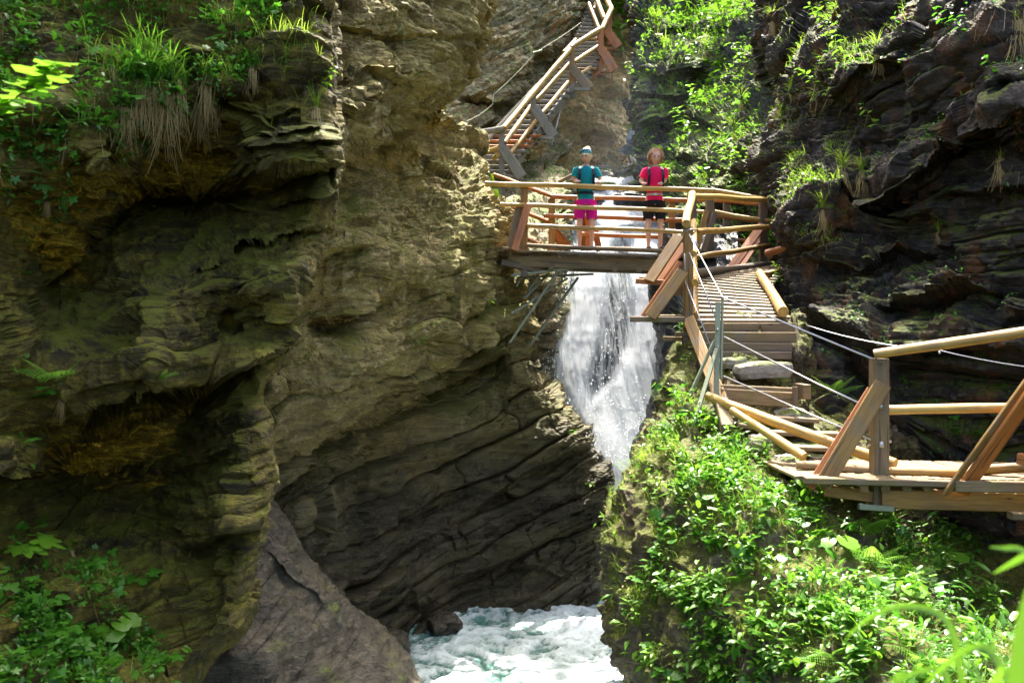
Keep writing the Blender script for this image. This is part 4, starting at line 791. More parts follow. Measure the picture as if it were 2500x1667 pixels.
# loose boards leaning on the stones beyond the bridge, and the yellow marking tape on the rock
lb = beam('loose_board', P(1365, 445, 18.6), P(1398, 428, 18.7), .05, .08, M['wood']); tag(lb, 'short loose board leaning on the rocks behind the woman in teal', 'board')
tp = thing('marking_tape', 'two scraps of bright yellow green tape on the rock edge left of the bridge', 'tape', P(1212, 455, 13.9))
M['tape'] = plain('yellow_tape', (.62, .85, .02), .5)
for (pts) in ([(1197, 425), (1203, 424), (1208, 442), (1202, 444)], [(1205, 461), (1216, 462), (1220, 481), (1207, 478)]):
    v = [P(x, y, 13.85+.02*i)-tp.location for i, (x, y) in enumerate(pts)]; v2 = [q+Vector((0, .004, 0)) for q in v]
    mesh_obj('tape_scrap', v+v2, [(0, 3, 2, 1), (4, 5, 6, 7), (0, 1, 5, 4), (1, 2, 6, 5), (2, 3, 7, 6), (3, 0, 4, 7)], M['tape'], tp)
# ---------------------------------------------------------------- vegetation
def leaf_ovate(L=1.0, W=.42, fold=.25, droop=.35, n=5, pw=1.0, wave=.03):
    V = []; Fc = []
    for i in range(n+1):
        t = i/n; w = W*.5*math.sin(math.pi*min(1, (t**pw)*.96+.04))**.8 if 0 < i < n else .004
        y = L*t*(1-.12*droop*t); z = -droop*L*t*t*.6
        V += [(-w, y, z+fold*w+wave*math.sin(i*2.1)), (0, y, z), (w, y, z+fold*w-wave*math.sin(i*2.1))]
    for i in range(n):
        a = 3*i; Fc += [(a, a+1, a+4, a+3), (a+1, a+2, a+5, a+4)]
    return np.array(V), Fc
def leaf_lobed(lobes=5, depth=.45, droop=.3, seed=0):
    rr = random.Random(seed); V = [(0, .12, 0)]; pts = []
    k = lobes*4
    for i in range(k+1):
        a = -2.5+5.0*i/k; ph = (i % 4); lob = 1.0 if ph == 2 else (.80 if ph in (1, 3) else 1-depth)
        ln = (.55+.45*math.cos(a*.55))*lob*(1+rr.uniform(-.06, .06)); x, y = math.sin(a)*ln*.75, .12+math.cos(a)*ln*.85
        V.append((x, y, -droop*(x*x+y*y)*.7+(.04 if ph == 2 else -.02)))
    return np.array(V), [(0, i+1, i) for i in range(1, k+1)]
def leaf_round(n=14, seed=0, droop=.25):
    rr = random.Random(seed); V = [(0, .1, -.05)]
    for i in range(n+1):
        a = -2.85+5.7*i/n; r = .5*(1+.09*math.cos(a*7)+rr.uniform(-.03, .03)); x, y = math.sin(a)*r, .35+math.cos(a)*r
        V.append((x, y, .05-droop*y*y+.04*math.cos(a*7)))
    V.append((0, .4, 0)); c = len(V)-1
    return np.array(V), [(c, i+1, i) for i in range(1, n+1)]+[(0, 1, c), (0, c, n+1)]
def blade(L=1.0, W=.03, bend=.7, n=6, tw=.0):
    V = []; Fc = []; x = z = 0; an = 0
    for i in range(n+1):
        t = i/n; w = W*.5*(1-t**1.8)*(.6+.4*min(1, 4*t))+.0008
        V += [(-w, x, z+.2*w), (0, x, z), (w, x, z+.2*w)]; an = bend*2.1*t**1.1; x += math.sin(an)*L/n; z += math.cos(an)*L/n
    for i in range(n):
        a = 3*i; Fc += [(a, a+1, a+4, a+3), (a+1, a+2, a+5, a+4)]
    return np.array(V), Fc
def frond(L=1.0, pairs=15, W=.36, arch=.5, sub=True, seed=0):
    "a fern frond along +Y: a rib and paired toothed leaflets"
    rr = random.Random(seed); V = []; Fc = []
    def rib(t): return np.array((0, L*(t-.15*arch*t*t), L*(.25*arch*t-.55*arch*t*t)))
    for i in range(13):
        p = rib(i/12); V += [tuple(p+(-.006*L, 0, 0)), tuple(p+(.006*L, 0, 0))]
    for i in range(12): Fc.append((2*i, 2*i+1, 2*i+3, 2*i+2))
    for i in range(pairs):
        t = .14+.84*i/pairs; w = W*L*(math.sin(math.pi*(t*.8+.16))**.9)*(1.05-t*.6)*rr.uniform(.92, 1.05); p = rib(t); sp = L*.80/pairs
        for s in (-1, 1):
            d = np.array((s*math.cos(.35), math.sin(.35), -.25)); q = p+d*w
            if sub:
                m = 4; k = len(V); V.append(tuple(p))
                for j in range(m):
                    f = (j+.5)/m; wd = sp*.62*(1-f*.75); c = p+d*w*f; V += [tuple(c+(0, wd, 0)), tuple(c+(0, -wd, .0)), tuple(p+d*w*(j+1)/m)]
                prev = k
                for j in range(m):
                    a = k+1+3*j; Fc += [(prev, a, a+2), (prev, a+2, a+1)]; prev = a+2
            else:
                k = len(V); c = p+d*w*.4; V += [tuple(p), tuple(c+(0, sp*.5, 0)), tuple(q), tuple(c-(0, sp*.5, 0))]; Fc.append((k, k+1, k+2, k+3))
    return np.array(V), Fc

def tri(Fc):
    out = []
    for f in Fc:
        for i in range(1, len(f)-1): out.append((f[0], f[i], f[i+1]))
    return np.array(out)

def mats(fwd, up, s):
    f = fwd/np.linalg.norm(fwd, axis=1, keepdims=True); r = np.cross(f, up); r /= np.linalg.norm(r, axis=1, keepdims=True)+1e-9; u = np.cross(r, f)
    return np.stack([r, f, u], 2)*s[:, None, None]

def scatter(name, protos, pos, fwd, up, s, mat, label, cat):
    "join many small leaves or blades into one ground cover object"
    VV, FF = [], []; n = len(pos); which = np.arange(n) % len(protos); o = 0; Mx = mats(fwd, up, s)
    for k, (V, Fc) in enumerate(protos):
        T = tri(Fc); sel = which == k; m = sel.sum()
        if not m: continue
        W = np.einsum('nij,vj->nvi', Mx[sel], V)+pos[sel][:, None]; VV.append(W.reshape(-1, 3))
        FF.append((T[None]+(np.arange(m)*len(V))[:, None, None]+o).reshape(-1, 3)); o += m*len(V)
    me = np_mesh(name, np.concatenate(VV), np.concatenate(FF), mat); ob = bpy.data.objects.new(name, me); COL.objects.link(ob)
    return tag(ob, label, cat, kind='stuff')

OV = [leaf_ovate(1, .42, .25, .35), leaf_ovate(1, .34, .35, .6), leaf_ovate(1, .5, .15, .2), leaf_ovate(1, .38, .3, .9)]
LN = [leaf_ovate(1, .22, .3, .5), leaf_ovate(1, .18, .3, .8)]
LB = [leaf_lobed(5, .45, .3, 1), leaf_lobed(5, .5, .5, 2), leaf_lobed(3, .5, .2, 3)]
RD = [leaf_round(14, 1), leaf_round(14, 2, .5)]
BL = [blade(1, .035, .5), blade(1, .03, .75), blade(1, .04, .95), blade(1, .03, .3)]
ST = [blade(1, .02, .1), blade(1, .025, .2), blade(1, .016, .3)]

def cover(surf, n, fn, protos, smin, smax, mat, name, label, cat, seed, mode='leaf', lift=.02):
    pos, N, Nb = pick(surf, n, fn, seed); rs = np.random.RandomState(seed+1); rnd = rs.randn(n, 3); s = smin+(smax-smin)*rs.rand(n)**1.6
    up = np.array([0, 0, 1.0])
    if mode == 'leaf':      # leaf blades lie near level, tips out and down the slope
        fwd = Nb*.9+rnd*.55; fwd[:, 2] -= .15; upv = up[None]+Nb*.55+rnd[:, ::-1]*.28; pos = pos+N*(lift*(.3+rs.rand(n)*1.6))[:, None]+up*(lift*rs.rand(n))[:, None]
    elif mode == 'blade':   # blade grows up (local +z) and bends along +y (outwards)
        out = Nb+rnd*.6; out[:, 2] *= .2; upv = up[None]+rnd*.25+Nb*.35; fwd = out
        r = np.cross(fwd, upv); fwd = np.cross(upv, r)
        pos = pos-N*.01
    elif mode == 'hang':
        upv = -up[None]+Nb*.25+rnd*.10; out = Nb+rnd*.5; r = np.cross(out, upv); fwd = np.cross(upv, r); pos = pos+N*.01
    scatter(name, protos, pos, fwd, upv, s, mat, label, cat)

def G(cx, cy, sx, sy): return lambda x, y: np.exp(-((x-cx)/sx)**2-((y-cy)/sy)**2)
def inbox(x, y, x0, x1, y0, y1): return ((x > x0) & (x < x1) & (y > y0) & (y < y1)).astype(float)
def clump(x, y, s, seed, lo=.0):
    p = np.stack([x/s, y/s, x*0+seed], 1); return np.clip(fbm(p, 3, seed)*2.2+.35+lo, 0, 1)

# mossy outcrop
def wI(x, y, nz):
    lim = interp([(780, 1720), (960, 1760), (1000, 1800), (1100, 1900), (1180, 2120), (1230, 2240), (1300, 2330), (1400, 2420), (1700, 2520)], y)
    top = interp([(1600, 1000), (1700, 1020), (1800, 1070), (1900, 1130), (2050, 1180), (2200, 1230), (2500, 1330)], x)
    return inbox(x, y, 1480, 2520, 800, 1700)*(x < lim)*(y > np.where(x < 1690, 780, top))*clump(x, y, 60, 4, .12)*(.35+np.clip(nz, 0, 1))
def wIl(x, y, nz): return wI(x, y, nz)*np.clip((x-1500)/190, .03, 1)*(.25+clump(x, y, 38, 61, .1))
def wIg(x, y, nz): return (wI(x, y, nz)*(.5+clump(x, y, 35, 9)*1.5))*np.where(x < 1660, 2.4, .9)
cover('mossy_outcrop', 3300, wIl, OV, .04, .11, M['leaf'], 'broad_leaf_ground_cover', 'bright broad leaves covering the sunlit mossy outcrop', 'ground cover', 400, lift=.07)
cover('mossy_outcrop', 3400, wIl, OV+LN, .022, .055, M['leaf'], 'small_leaf_ground_cover', 'small leaves filling gaps on the sunlit mossy outcrop', 'ground cover', 402, lift=.035)
cover('mossy_outcrop', 1000, lambda x, y, nz: wIl(x, y, nz)*np.clip((x-1800)/300, .1, 1), LN, .07, .15, M['leaf2'], 'long_leaf_ground_cover', 'long pointed leaves on the right part of the mossy outcrop', 'ground cover', 404, lift=.06)
cover('mossy_outcrop', 900, wIl, LB+RD, .05, .12, M['leaf2'], 'lobed_leaf_ground_cover', 'darker lobed and round leaves between the bright ones on the mossy outcrop', 'ground cover', 403, lift=.05)
cover('mossy_outcrop', 450, wI, OV, .03, .06, M['straw'], 'dead_leaves', 'dry fallen leaves caught on the mossy outcrop', 'dead leaves', 405, lift=.02)
cover('mossy_outcrop', 7000, wIg, BL, .06, .20, M['grass'], 'short_grass', 'thin curved grass blades over the mossy outcrop', 'grass', 406, 'blade')
cover('mossy_outcrop', 16000, lambda x, y, nz: inbox(x, y, 1470, 2300, 780, 1700)*clump(x, y, 40, 17, .25)*np.where(x < 1690, 2.6, .5), BL, .015, .045, M['moss'], 'moss_tufts', 'yellow green moss tufts on the left flank of the mossy outcrop', 'moss', 408, 'blade')
cover('mossy_outcrop', 500, lambda x, y, nz: inbox(x, y, 1480, 2200, 900, 1700), ST, .08, .2, M['straw'], 'dry_stalks', 'dry brown stalks hanging on the mossy outcrop', 'dry grass', 410, 'hang')
# under the platform, in shade
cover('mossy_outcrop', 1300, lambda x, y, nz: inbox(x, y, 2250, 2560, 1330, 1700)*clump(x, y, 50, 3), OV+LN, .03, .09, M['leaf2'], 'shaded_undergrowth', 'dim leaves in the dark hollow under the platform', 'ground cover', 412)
# right wall and ribs
def ledge(nz, a=.12): return np.clip((nz-a)*2.5, 0, 1)
def wH(x, y, nz):
    lit = G(1980, 300, 75, 260)(x, y)+G(2060, 60, 60, 110)(x, y)*.8+G(2010, 480, 60, 90)(x, y)*.8+G(2140, 90, 60, 60)(x, y)*.4
    return inbox(x, y, 1860, 2560, -60, 700)*lit*(.12+ledge(nz))*clump(x, y, 40, 21, .1)
def wHd(x, y, nz): return inbox(x, y, 2000, 2560, -60, 1200)*(.02+ledge(nz, .3))*clump(x, y, 60, 27, -.25)
cover('right_cliff', 1100, wH, OV+LN, .03, .10, M['leaf'], 'rib_leaves', 'sunlit leaves clinging to the rock rib right of the bridge', 'ground cover', 420)
cover('right_cliff', 2300, wH, BL, .05, .24, M['grass'], 'rib_grass', 'sunlit grass on the rock rib right of the bridge', 'grass', 422, 'blade')
cover('right_cliff', 5000, lambda x, y, nz: wH(x, y, nz)+.03*inbox(x, y, 1900, 2560, -60, 800)*ledge(nz, .2), BL, .015, .05, M['moss'], 'rib_moss', 'moss tufts on ledges of the dark right wall', 'moss', 424, 'blade')
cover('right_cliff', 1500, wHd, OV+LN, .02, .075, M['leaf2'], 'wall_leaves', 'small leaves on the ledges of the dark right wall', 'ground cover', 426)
cover('right_cliff', 500, lambda x, y, nz: wH(x, y, nz)+.3*inbox(x, y, 2380, 2520, -60, 130)+.15*inbox(x, y, 2430, 2500, 300, 420), ST, .1, .4, M['straw'], 'hanging_roots', 'pale dry roots and stalks hanging from the right wall', 'roots', 428, 'hang')
def wG(x, y, nz):
    return inbox(x, y, 1545, 1900, -80, 620)*(.10+ledge(nz, .1))*(clump(x, y, 45, 33, -.05)+G(1700, 30, 110, 45)(x, y)*3+G(1600, 20, 60, 40)(x, y)*2+G(1800, 280, 50, 130)(x, y)*1.0)
cover('right_rear_cliff', 4200, wG, OV+LB, .05, .16, M['leaf'], 'rear_wall_leaves', 'leafy growth over the ledges of the dark wall behind the bridge', 'ground cover', 430, lift=.12)
cover('right_rear_cliff', 2400, wG, BL, .1, .38, M['grass'], 'rear_wall_grass', 'grass tufts over the ledges of the dark wall behind the bridge', 'grass', 432, 'blade')
cover('right_rear_cliff', 3800, wG, BL, .03, .08, M['moss'], 'rear_wall_moss', 'moss on the ledges of the dark wall behind the bridge', 'moss', 434, 'blade')
cover('ochre_cliff', 500, lambda x, y, nz: G(1510, 20, 40, 60)(x, y)+G(1500, 100, 25, 20)(x, y), LB+OV, .1, .26, M['leaf'], 'cliff_top_leaves', 'sunlit leaves on top of the pale cliff beside the upper stairs', 'ground cover', 436, lift=.15)
# shaded left wall
def wA(x, y, nz):
    t = interp([(0, 1.0), (250, 1.0), (420, .55), (520, .15), (700, .03), (1300, 0), (1350, .5), (1500, 1), (1700, 1)], y)
    r = interp([(0, 700), (150, 640), (250, 540), (350, 360), (450, 260), (600, 130), (900, 90), (1250, 60), (1350, 220), (1500, 330), (1700, 420)], y)
    return inbox(x, y, -60, 800, -60, 1720)*t*(x < r)*clump(x, y, 60, 41, .0)
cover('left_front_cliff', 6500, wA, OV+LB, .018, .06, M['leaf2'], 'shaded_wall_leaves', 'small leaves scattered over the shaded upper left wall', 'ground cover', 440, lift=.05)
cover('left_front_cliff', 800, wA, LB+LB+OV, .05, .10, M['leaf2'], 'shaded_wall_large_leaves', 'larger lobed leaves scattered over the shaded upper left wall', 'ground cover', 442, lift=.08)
cover('left_front_cliff', 2600, lambda x, y, nz: wA(x, y, nz)*(x > 200)+G(700, 120, 60, 90)(x, y), BL, .05, .2, M['grass'], 'shaded_wall_grass', 'grass on the shaded upper left wall', 'grass', 444, 'blade')
cover('left_front_cliff', 700, lambda x, y, nz: wA(x, y, nz), ST, .06, .22, M['straw'], 'shaded_wall_roots', 'thin dry stalks hanging down the shaded left wall', 'dry grass', 446, 'hang')
cover('left_front_cliff', 2600, lambda x, y, nz: G(800, 150, 22, 200)(x, y)+G(690, 830, 30, 100)(x, y)+G(620, 1350, 25, 130)(x, y)+.05*wA(x, y, nz), BL, .008, .022, M['moss'], 'edge_moss', 'moss along the free edge of the nearest left wall', 'moss', 448, 'blade')

# ---- single plants
def pm(name, VF, mat, smooth=True):
    V, Fc = VF; me = bpy.data.meshes.new(name); me.from_pydata([tuple(map(float, v)) for v in V], [], Fc); me.materials.append(mat)
    me.polygons.foreach_set('use_smooth', [smooth]*len(Fc)); return me
LM = {'ovate': [pm('leaf', x, M['leaf']) for x in OV], 'ovate_dim': [pm('leaf', x, M['leaf2']) for x in OV], 'lance': [pm('leaf', x, M['leaf2']) for x in LN],
      'lobed': [pm('leaf', x, M['leaf2']) for x in LB], 'lobed_lit': [pm('leaf', x, M['leaf']) for x in LB], 'round': [pm('leaf', x, M['leaf']) for x in RD]}
def stem_mesh(pts, r):
    V = []; Fc = []
    for i, p in enumerate(pts):
        rr = r*(1-.5*i/(len(pts)-1))
        for k in range(4): an = k*math.pi/2; V.append((p[0]+rr*math.cos(an), p[1]+rr*math.sin(an), p[2]))
    for i in range(len(pts)-1):
        for k in range(4): k2 = (k+1) % 4; Fc.append((4*i+k, 4*i+k2, 4*i+4+k2, 4*i+4+k))
    return V, Fc
def orient(o, fwd, up, s):
    f = fwd.normalized(); r = f.cross(up)
    if r.length < 1e-3: r = f.cross(Vector((1, .2, 0)))
    r.normalize(); u = r.cross(f); m = Matrix((r, f, u)).transposed().to_4x4()
    return m @ Matrix.Scale(s, 4)
def bloc(surf, px, py):
    if surf is None: return None
    return on(surf, px, py)
def leafy(name, label, cat, surf, px, py, h, n, ls, kind, seed, group=None, lean=.4, pos=None, direc=None, bottom=.25):
    rr = random.Random(seed); p, N = on(surf, px, py) if pos is None else (pos, Vector((0, -1, 0)))
    o = thing(name, label, cat, p-N*.01, group)
    d = (direc or (Vector((0, 0, 1))+Vector((N.x, N.y, 0))*lean+Vector((rr.uniform(-.2, .2), rr.uniform(-.2, .1), 0)))).normalized()
    out = Vector((N.x, N.y, 0)); pts = [Vector((0, 0, 0))]
    for i in range(1, 6): pts.append(d*h*i/5+out*h*.10*(i/5)**2+Vector((rr.uniform(-.03, .03), rr.uniform(-.03, .03), 0))*h)
    s = mesh_obj('stem', *stem_mesh(pts, max(.0022, h*.014)), M['stem'], o, True)
    for i in range(n):
        t = bottom+(1-bottom)*i/max(1, n-1); k = min(4, int(t*5)); q = pts[k].lerp(pts[k+1], t*5-k) if k < 5 else pts[5]
        an = i*2.4+rr.uniform(-.4, .4); side = Vector((math.cos(an), math.sin(an), .15)); side = (side+Vector((N.x, N.y, 0))*.35+Vector((0, 0, rr.uniform(-.2, .35)))).normalized()
        l = bpy.data.objects.new('leaf', rr.choice(LM[kind])); COL.objects.link(l); l.parent = o
        sz = ls*rr.uniform(.7, 1.15)*(1-.25*abs(t-.5))
        m = orient(l, side, Vector((rr.uniform(-.25, .25), rr.uniform(-.25, .1), 1)), sz); m.translation = q; l.matrix_basis = m
    return o
def rosette(name, label, cat, surf, px, py, n, ls, kind, seed, group=None, stalk=.6):
    "leaves on their own stalks from one root"
    rr = random.Random(seed); p, N = on(surf, px, py); o = thing(name, label, cat, p-N*.01, group)
    for i in range(n):
        an = i*2.4+rr.uniform(-.3, .3); side = (Vector((math.cos(an), math.sin(an), 0))+Vector((N.x, N.y, 0))*.9).normalized(); hh = ls*stalk*rr.uniform(.7, 1.5)
        tip = side*hh*.8+Vector((0, 0, hh)); mid = tip*.5+Vector((0, 0, hh*.15))
        mesh_obj('stalk', *stem_mesh([Vector((0, 0, 0)), mid, tip], max(.0018, ls*.02)), M['stem'], o, True)
        l = bpy.data.objects.new('leaf', rr.choice(LM[kind])); COL.objects.link(l); l.parent = o
        m = orient(l, (side+Vector((0, 0, rr.uniform(-.4, .1)))).normalized(), Vector((rr.uniform(-.2, .2), rr.uniform(-.4, 0), 1)), ls*rr.uniform(.75, 1.15)); m.translation = tip; l.matrix_basis = m
    return o
FR = [pm('frond', frond(1, 17, .36, .5, True, 1), M['fern']), pm('frond', frond(1, 15, .42, .9, True, 2), M['fern']), pm('frond', frond(1, 18, .32, .3, True, 3), M['fern'])]
def fern(label, surf, px, py, n, L, seed, spread=1.0, group=None, left=0):
    rr = random.Random(seed); p, N = on(surf, px, py); o = thing('fern', label, 'fern', p-N*.01, group)
    for i in range(n):
        an = -math.pi*.5+spread*(i-(n-1)/2)*2.6/max(1, n)+rr.uniform(-.2, .2)+left; side = Vector((math.cos(an), math.sin(an)*.8, rr.uniform(.25, .95)))
        l = bpy.data.objects.new('frond', rr.choice(FR)); COL.objects.link(l); l.parent = o; l.matrix_basis = orient(l, side.normalized(), Vector((0, -.35, 1)), L*rr.uniform(.7, 1.1))
    return o
def tuft_mesh(n, L, W, seed, hang=0.0, sp=.05):
    rr = random.Random(seed); V = []; Fc = []
    for i in range(n):
        b, f = blade(L*rr.uniform(.5, 1.1), W*rr.uniform(.7, 1.3), rr.uniform(.35, 1.15)); a = rr.uniform(-math.pi, math.pi)*.75-math.pi/2+math.pi/2
        ca, sa = math.cos(a), math.sin(a); tl = rr.uniform(-.35, .35)
        k = len(V); ox, oy = rr.uniform(-sp, sp), rr.uniform(-sp, sp)*.4
        for x, y, z in b:
            z2 = z*(1-hang*.6); V.append((ca*x-sa*y+ox+tl*z*.6, -(sa*x+ca*y)+oy-hang*z*.2, z2))
        Fc += [tuple(v+k for v in q) for q in f]
    return V, Fc
TM = [pm('grass_blades', tuft_mesh(26, 1, .028, s), M['grass']) for s in (1, 2, 3)]
TMD = [pm('grass_blades', tuft_mesh(34, 1, .03, s, .35, .16), M['grass_dim']) for s in (4, 5)]
def straws(n, seed, sp=.12):
    rr = random.Random(seed); V = []; Fc = []
    for i in range(n):
        L = rr.uniform(.25, 1.0); w = rr.uniform(.004, .012); k = len(V); x0 = rr.gauss(0, sp*.55); z0 = rr.uniform(-.12, .18)-abs(x0)*.5; y0 = rr.uniform(-.05, .03); ph = rr.uniform(0, 6); c = rr.uniform(-.10, .10)+x0*1.2
        for j in range(7):
            t = j/6; x = x0+c*t*t+.02*math.sin(ph+4*t); y = y0-.10*math.sin(t*2)+.01*math.cos(ph+5*t); ww = w*(1-.7*t); V += [(x-ww, y, z0-L*t), (x+ww, y-.004, z0-L*t)]
        for j in range(6): a = k+2*j; Fc.append((a, a+1, a+3, a+2))
    return V, Fc
SM = [pm('dry_blades', straws(40, s), M['straw']) for s in (1, 2)]
def tuft(label, surf, px, py, L, seed, group=None, dim=False, dry=0.0):
    rr = random.Random(seed); p, N = on(surf, px, py); o = thing('grass_tuft', label, 'grass', p-N*.01, group)
    ang = math.atan2(N.y, N.x)+math.pi/2
    g = bpy.data.objects.new('green_blades', rr.choice(TMD if dim else TM)); COL.objects.link(g); g.parent = o; g.rotation_euler = (0, 0, ang*.5); g.scale = (L, L, L)
    if dry:
        d = bpy.data.objects.new('dry_blades', rr.choice(SM)); COL.objects.link(d); d.parent = o; d.rotation_euler = (0, 0, ang*.4); d.scale = (L*dry,)*3
    return o

# shaded left wall
tuft('grass clump with long straw roots, leftmost of three on the upper left wall', 'left_front_cliff', 345, 215, .42, 1, 'grass clumps with hanging straw on the upper left wall', True, 1.0)
tuft('grass clump with long straw roots, middle of three on the upper left wall', 'left_front_cliff', 405, 235, .38, 2, 'grass clumps with hanging straw on the upper left wall', True, 1.15)
tuft('grass clump with long straw roots, rightmost of three on the upper left wall', 'left_front_cliff', 485, 250, .34, 3, 'grass clumps with hanging straw on the upper left wall', True, 1.1)
for i in range(16):
    tuft('long grass with pale straw roots in the dense clump band of the upper left wall', 'left_front_cliff', random.uniform(280, 530), random.uniform(150, 265)+(i % 3)*12, random.uniform(.28, .46), 600+i, 'dense band of long grass on the upper left wall', True, random.uniform(.8, 1.15))
tuft('grass clump hanging with straw at the free edge of the nearest left wall', 'left_front_cliff', 775, 275, .28, 4, None, False, 1.0)
tuft('grass clump with straw left of the bare ledge stones high on the left wall', 'left_front_cliff', 620, 165, .3, 5, None, True, .8)
leafy('leafy_plant', 'bright leafy plant on the free edge of the nearest left wall', 'plant', 'left_front_cliff', 778, 235, .26, 11, .085, 'ovate', 6)
leafy('leafy_plant', 'bright thin sprig just above the bare ledge stones on the left wall', 'plant', 'left_front_cliff', 700, 180, .16, 7, .06, 'ovate', 7)
tuft('thin grass clump hanging at the far left above the dark hollow', 'left_front_cliff', 120, 500, .22, 8, None, True, .7)
fern('bright fern hanging at the left edge over the dark hollow', 'left_front_cliff', 140, 925, 6, .34, 9, 1.2)
rosette('leafy_plant', 'lobed leaves below the bright hanging fern at the left edge', 'plant', 'left_front_cliff', 120, 975, 7, .10, 'lobed', 10)
tuft('straw clump dangling under the bright fern at the left edge', 'left_front_cliff', 150, 985, .14, 11, None, True, 1.4)
fern('single small bright fern on the bare bulge of the left wall', 'left_front_cliff', 392, 930, 4, .2, 12, 1.6)
for i, (px, py, n, ls, k, lb) in enumerate(((60, 1360, 8, .17, 'lobed_lit', 'largest lobed leaves at the lower left edge'), (215, 1390, 7, .10, 'lobed', 'lobed leaves beside the arching grass at lower left'),
        (140, 1480, 6, .10, 'lobed', 'lobed leaf plant between the two leaf patches at lower left'), (265, 1555, 6, .16, 'round', 'large round leaves at the bottom left'), (60, 1500, 6, .10, 'lobed', 'small lobed plant at the left edge near the bottom'),
        (345, 1425, 5, .11, 'lobed', 'isolated leaf pair on the dark rock at lower left'), (170, 1590, 6, .10, 'lobed', 'lobed plant left of the large round leaves at the bottom'), (430, 1600, 5, .08, 'ovate', 'small bright plant at the foot of the lit rock edge'),
        (60, 600, 5, .07, 'ovate', 'small bright plant at the left edge halfway up'), (240, 500, 6, .06, 'ovate_dim', 'dim sprig above the edge of the dark hollow'), (130, 340, 7, .09, 'lobed', 'dim lobed plant left of the tall grass clumps'), (225, 165, 8, .08, 'lobed', 'spreading leaves above and left of the tall grass clumps'))):
    rosette('leafy_plant', lb, 'plant', 'left_front_cliff', px, py, n, ls, k, 20+i)
tuft('arching grass tuft on the wall at lower left', 'left_front_cliff', 175, 1350, .26, 33, None, False, .9)
b0 = P(-60, 290, 3.5); bt = P(155, 165, 3.3)
leafy('leafy_branch', 'bright leafy branch reaching in from the left edge', 'branch', None, 0, 0, (bt-b0).length, 22, .125, 'lobed_lit', 34, pos=b0, direc=(bt-b0).normalized(), bottom=.05)
# banded cliff
for i, (px, py, lb) in enumerate(((1060, 795, 'small green sprig on the lower lip of the sunlit rock left of the bridge'), (1015, 850, 'small fern on the dark band under the sunlit rock'), (1190, 750, 'tiny green plant under the steel struts'), (1440, 1190, 'tiny green plant on the wet rock beside the foot of the fall'), (1395, 1060, 'small green patch on the sloping rock beside the fall'))):
    leafy('small_plant', lb, 'plant', 'banded_cliff', px, py, .16, 6, .11, 'ovate', 50+i, lean=1.0)
# mossy outcrop
nI = 0
ipos = pick('mossy_outcrop', 46, lambda x, y, nz: wIl(x, y, nz)*(y > 1040), 77)
pr_, N_, sx_, sy_, Nb_ = SURF['mossy_outcrop']
for i in range(46):
    p = ipos[0][i]; px, py = 1250+p[0]/p[1]*F, 833.5-p[2]/p[1]*F
    leafy('leafy_plant', 'upright bright leafy plant growing among others on the sunlit mossy outcrop', 'plant', 'mossy_outcrop', px, py, random.uniform(.14, .26), random.randint(6, 9), random.uniform(.08, .125), 'ovate', 100+i, 'leafy plants on the sunlit mossy outcrop')
fern('large bright fern in front of the platform beams on the mossy outcrop', 'mossy_outcrop', 2110, 1300, 7, .50, 201, 1.0, left=-.5)
fern('second bright fern just below the large one on the mossy outcrop', 'mossy_outcrop', 2130, 1370, 6, .42, 202, 1.0, left=-.4)
for i, (px, py, L) in enumerate(((2000, 1420, .3), (2080, 1500, .3), (1960, 1330, .26), (2230, 1390, .34), (1900, 1560, .3), (2040, 1600, .32), (2260, 1620, .34), (1780, 1420, .24))):
    fern('bright fern growing among the leaves on the mossy outcrop', 'mossy_outcrop', px, py, 5, L, 700+i, 1.3, 'ferns among the leaves on the mossy outcrop')
rosette('leafy_plant', 'pale round leaves standing highest on the outcrop below the platform corner', 'plant', 'mossy_outcrop', 1925, 1215, 5, .15, 'round', 203, stalk=.9)
rosette('leafy_plant', 'dark green round leaves left of the ferns', 'plant', 'mossy_outcrop', 2040, 1340, 7, .16, 'round', 204)
rosette('leafy_plant', 'dark round leaves below the ferns', 'plant', 'mossy_outcrop', 2190, 1460, 7, .16, 'round', 205)
rosette('leafy_plant', 'single round leaf raised right of the ferns', 'plant', 'mossy_outcrop', 2290, 1390, 4, .16, 'round', 206, stalk=1.0)
leafy('leafy_plant', 'large plant with long pointed leaves right of the ferns', 'plant', 'mossy_outcrop', 2340, 1470, .42, 13, .20, 'lance', 207)
leafy('leafy_plant', 'smaller plant with long pointed leaves below the platform end', 'plant', 'mossy_outcrop', 2300, 1520, .34, 11, .17, 'lance', 208)
leafy('leafy_plant', 'arching compound leaves lit white at bottom right', 'plant', 'mossy_outcrop', 2190, 1590, .24, 14, .13, 'ovate', 209)
leafy('leafy_plant', 'second arching compound leaves right of the white lit ones', 'plant', 'mossy_outcrop', 2330, 1580, .24, 12, .13, 'ovate', 210)
for i, (px, py, L, lb) in enumerate(((1650, 860, .26, 'upper of the grass tufts beside the ramp outrigger'), (1620, 950, .22, 'lower of the grass tufts beside the ramp outrigger'), (1500, 1320, .2, 'grass tuft on the left rim of the mossy outcrop'), (1545, 1180, .2, 'grass tuft high on the left shoulder of the mossy outcrop'),
                                     (1500, 1430, .2, 'grass tuft at the bulging left side of the mossy outcrop'), (1560, 1540, .26, 'grass tuft low on the mossy outcrop near the river'), (1680, 1600, .26, 'grass tuft at the bottom of the mossy outcrop'), (1740, 1180, .22, 'grass tuft below the steel ground pin'), (1850, 1290, .22, 'grass tuft below the corner of the platform'))):
    tuft(lb, 'mossy_outcrop', px, py, L, 220+i, None, False, 0.5)
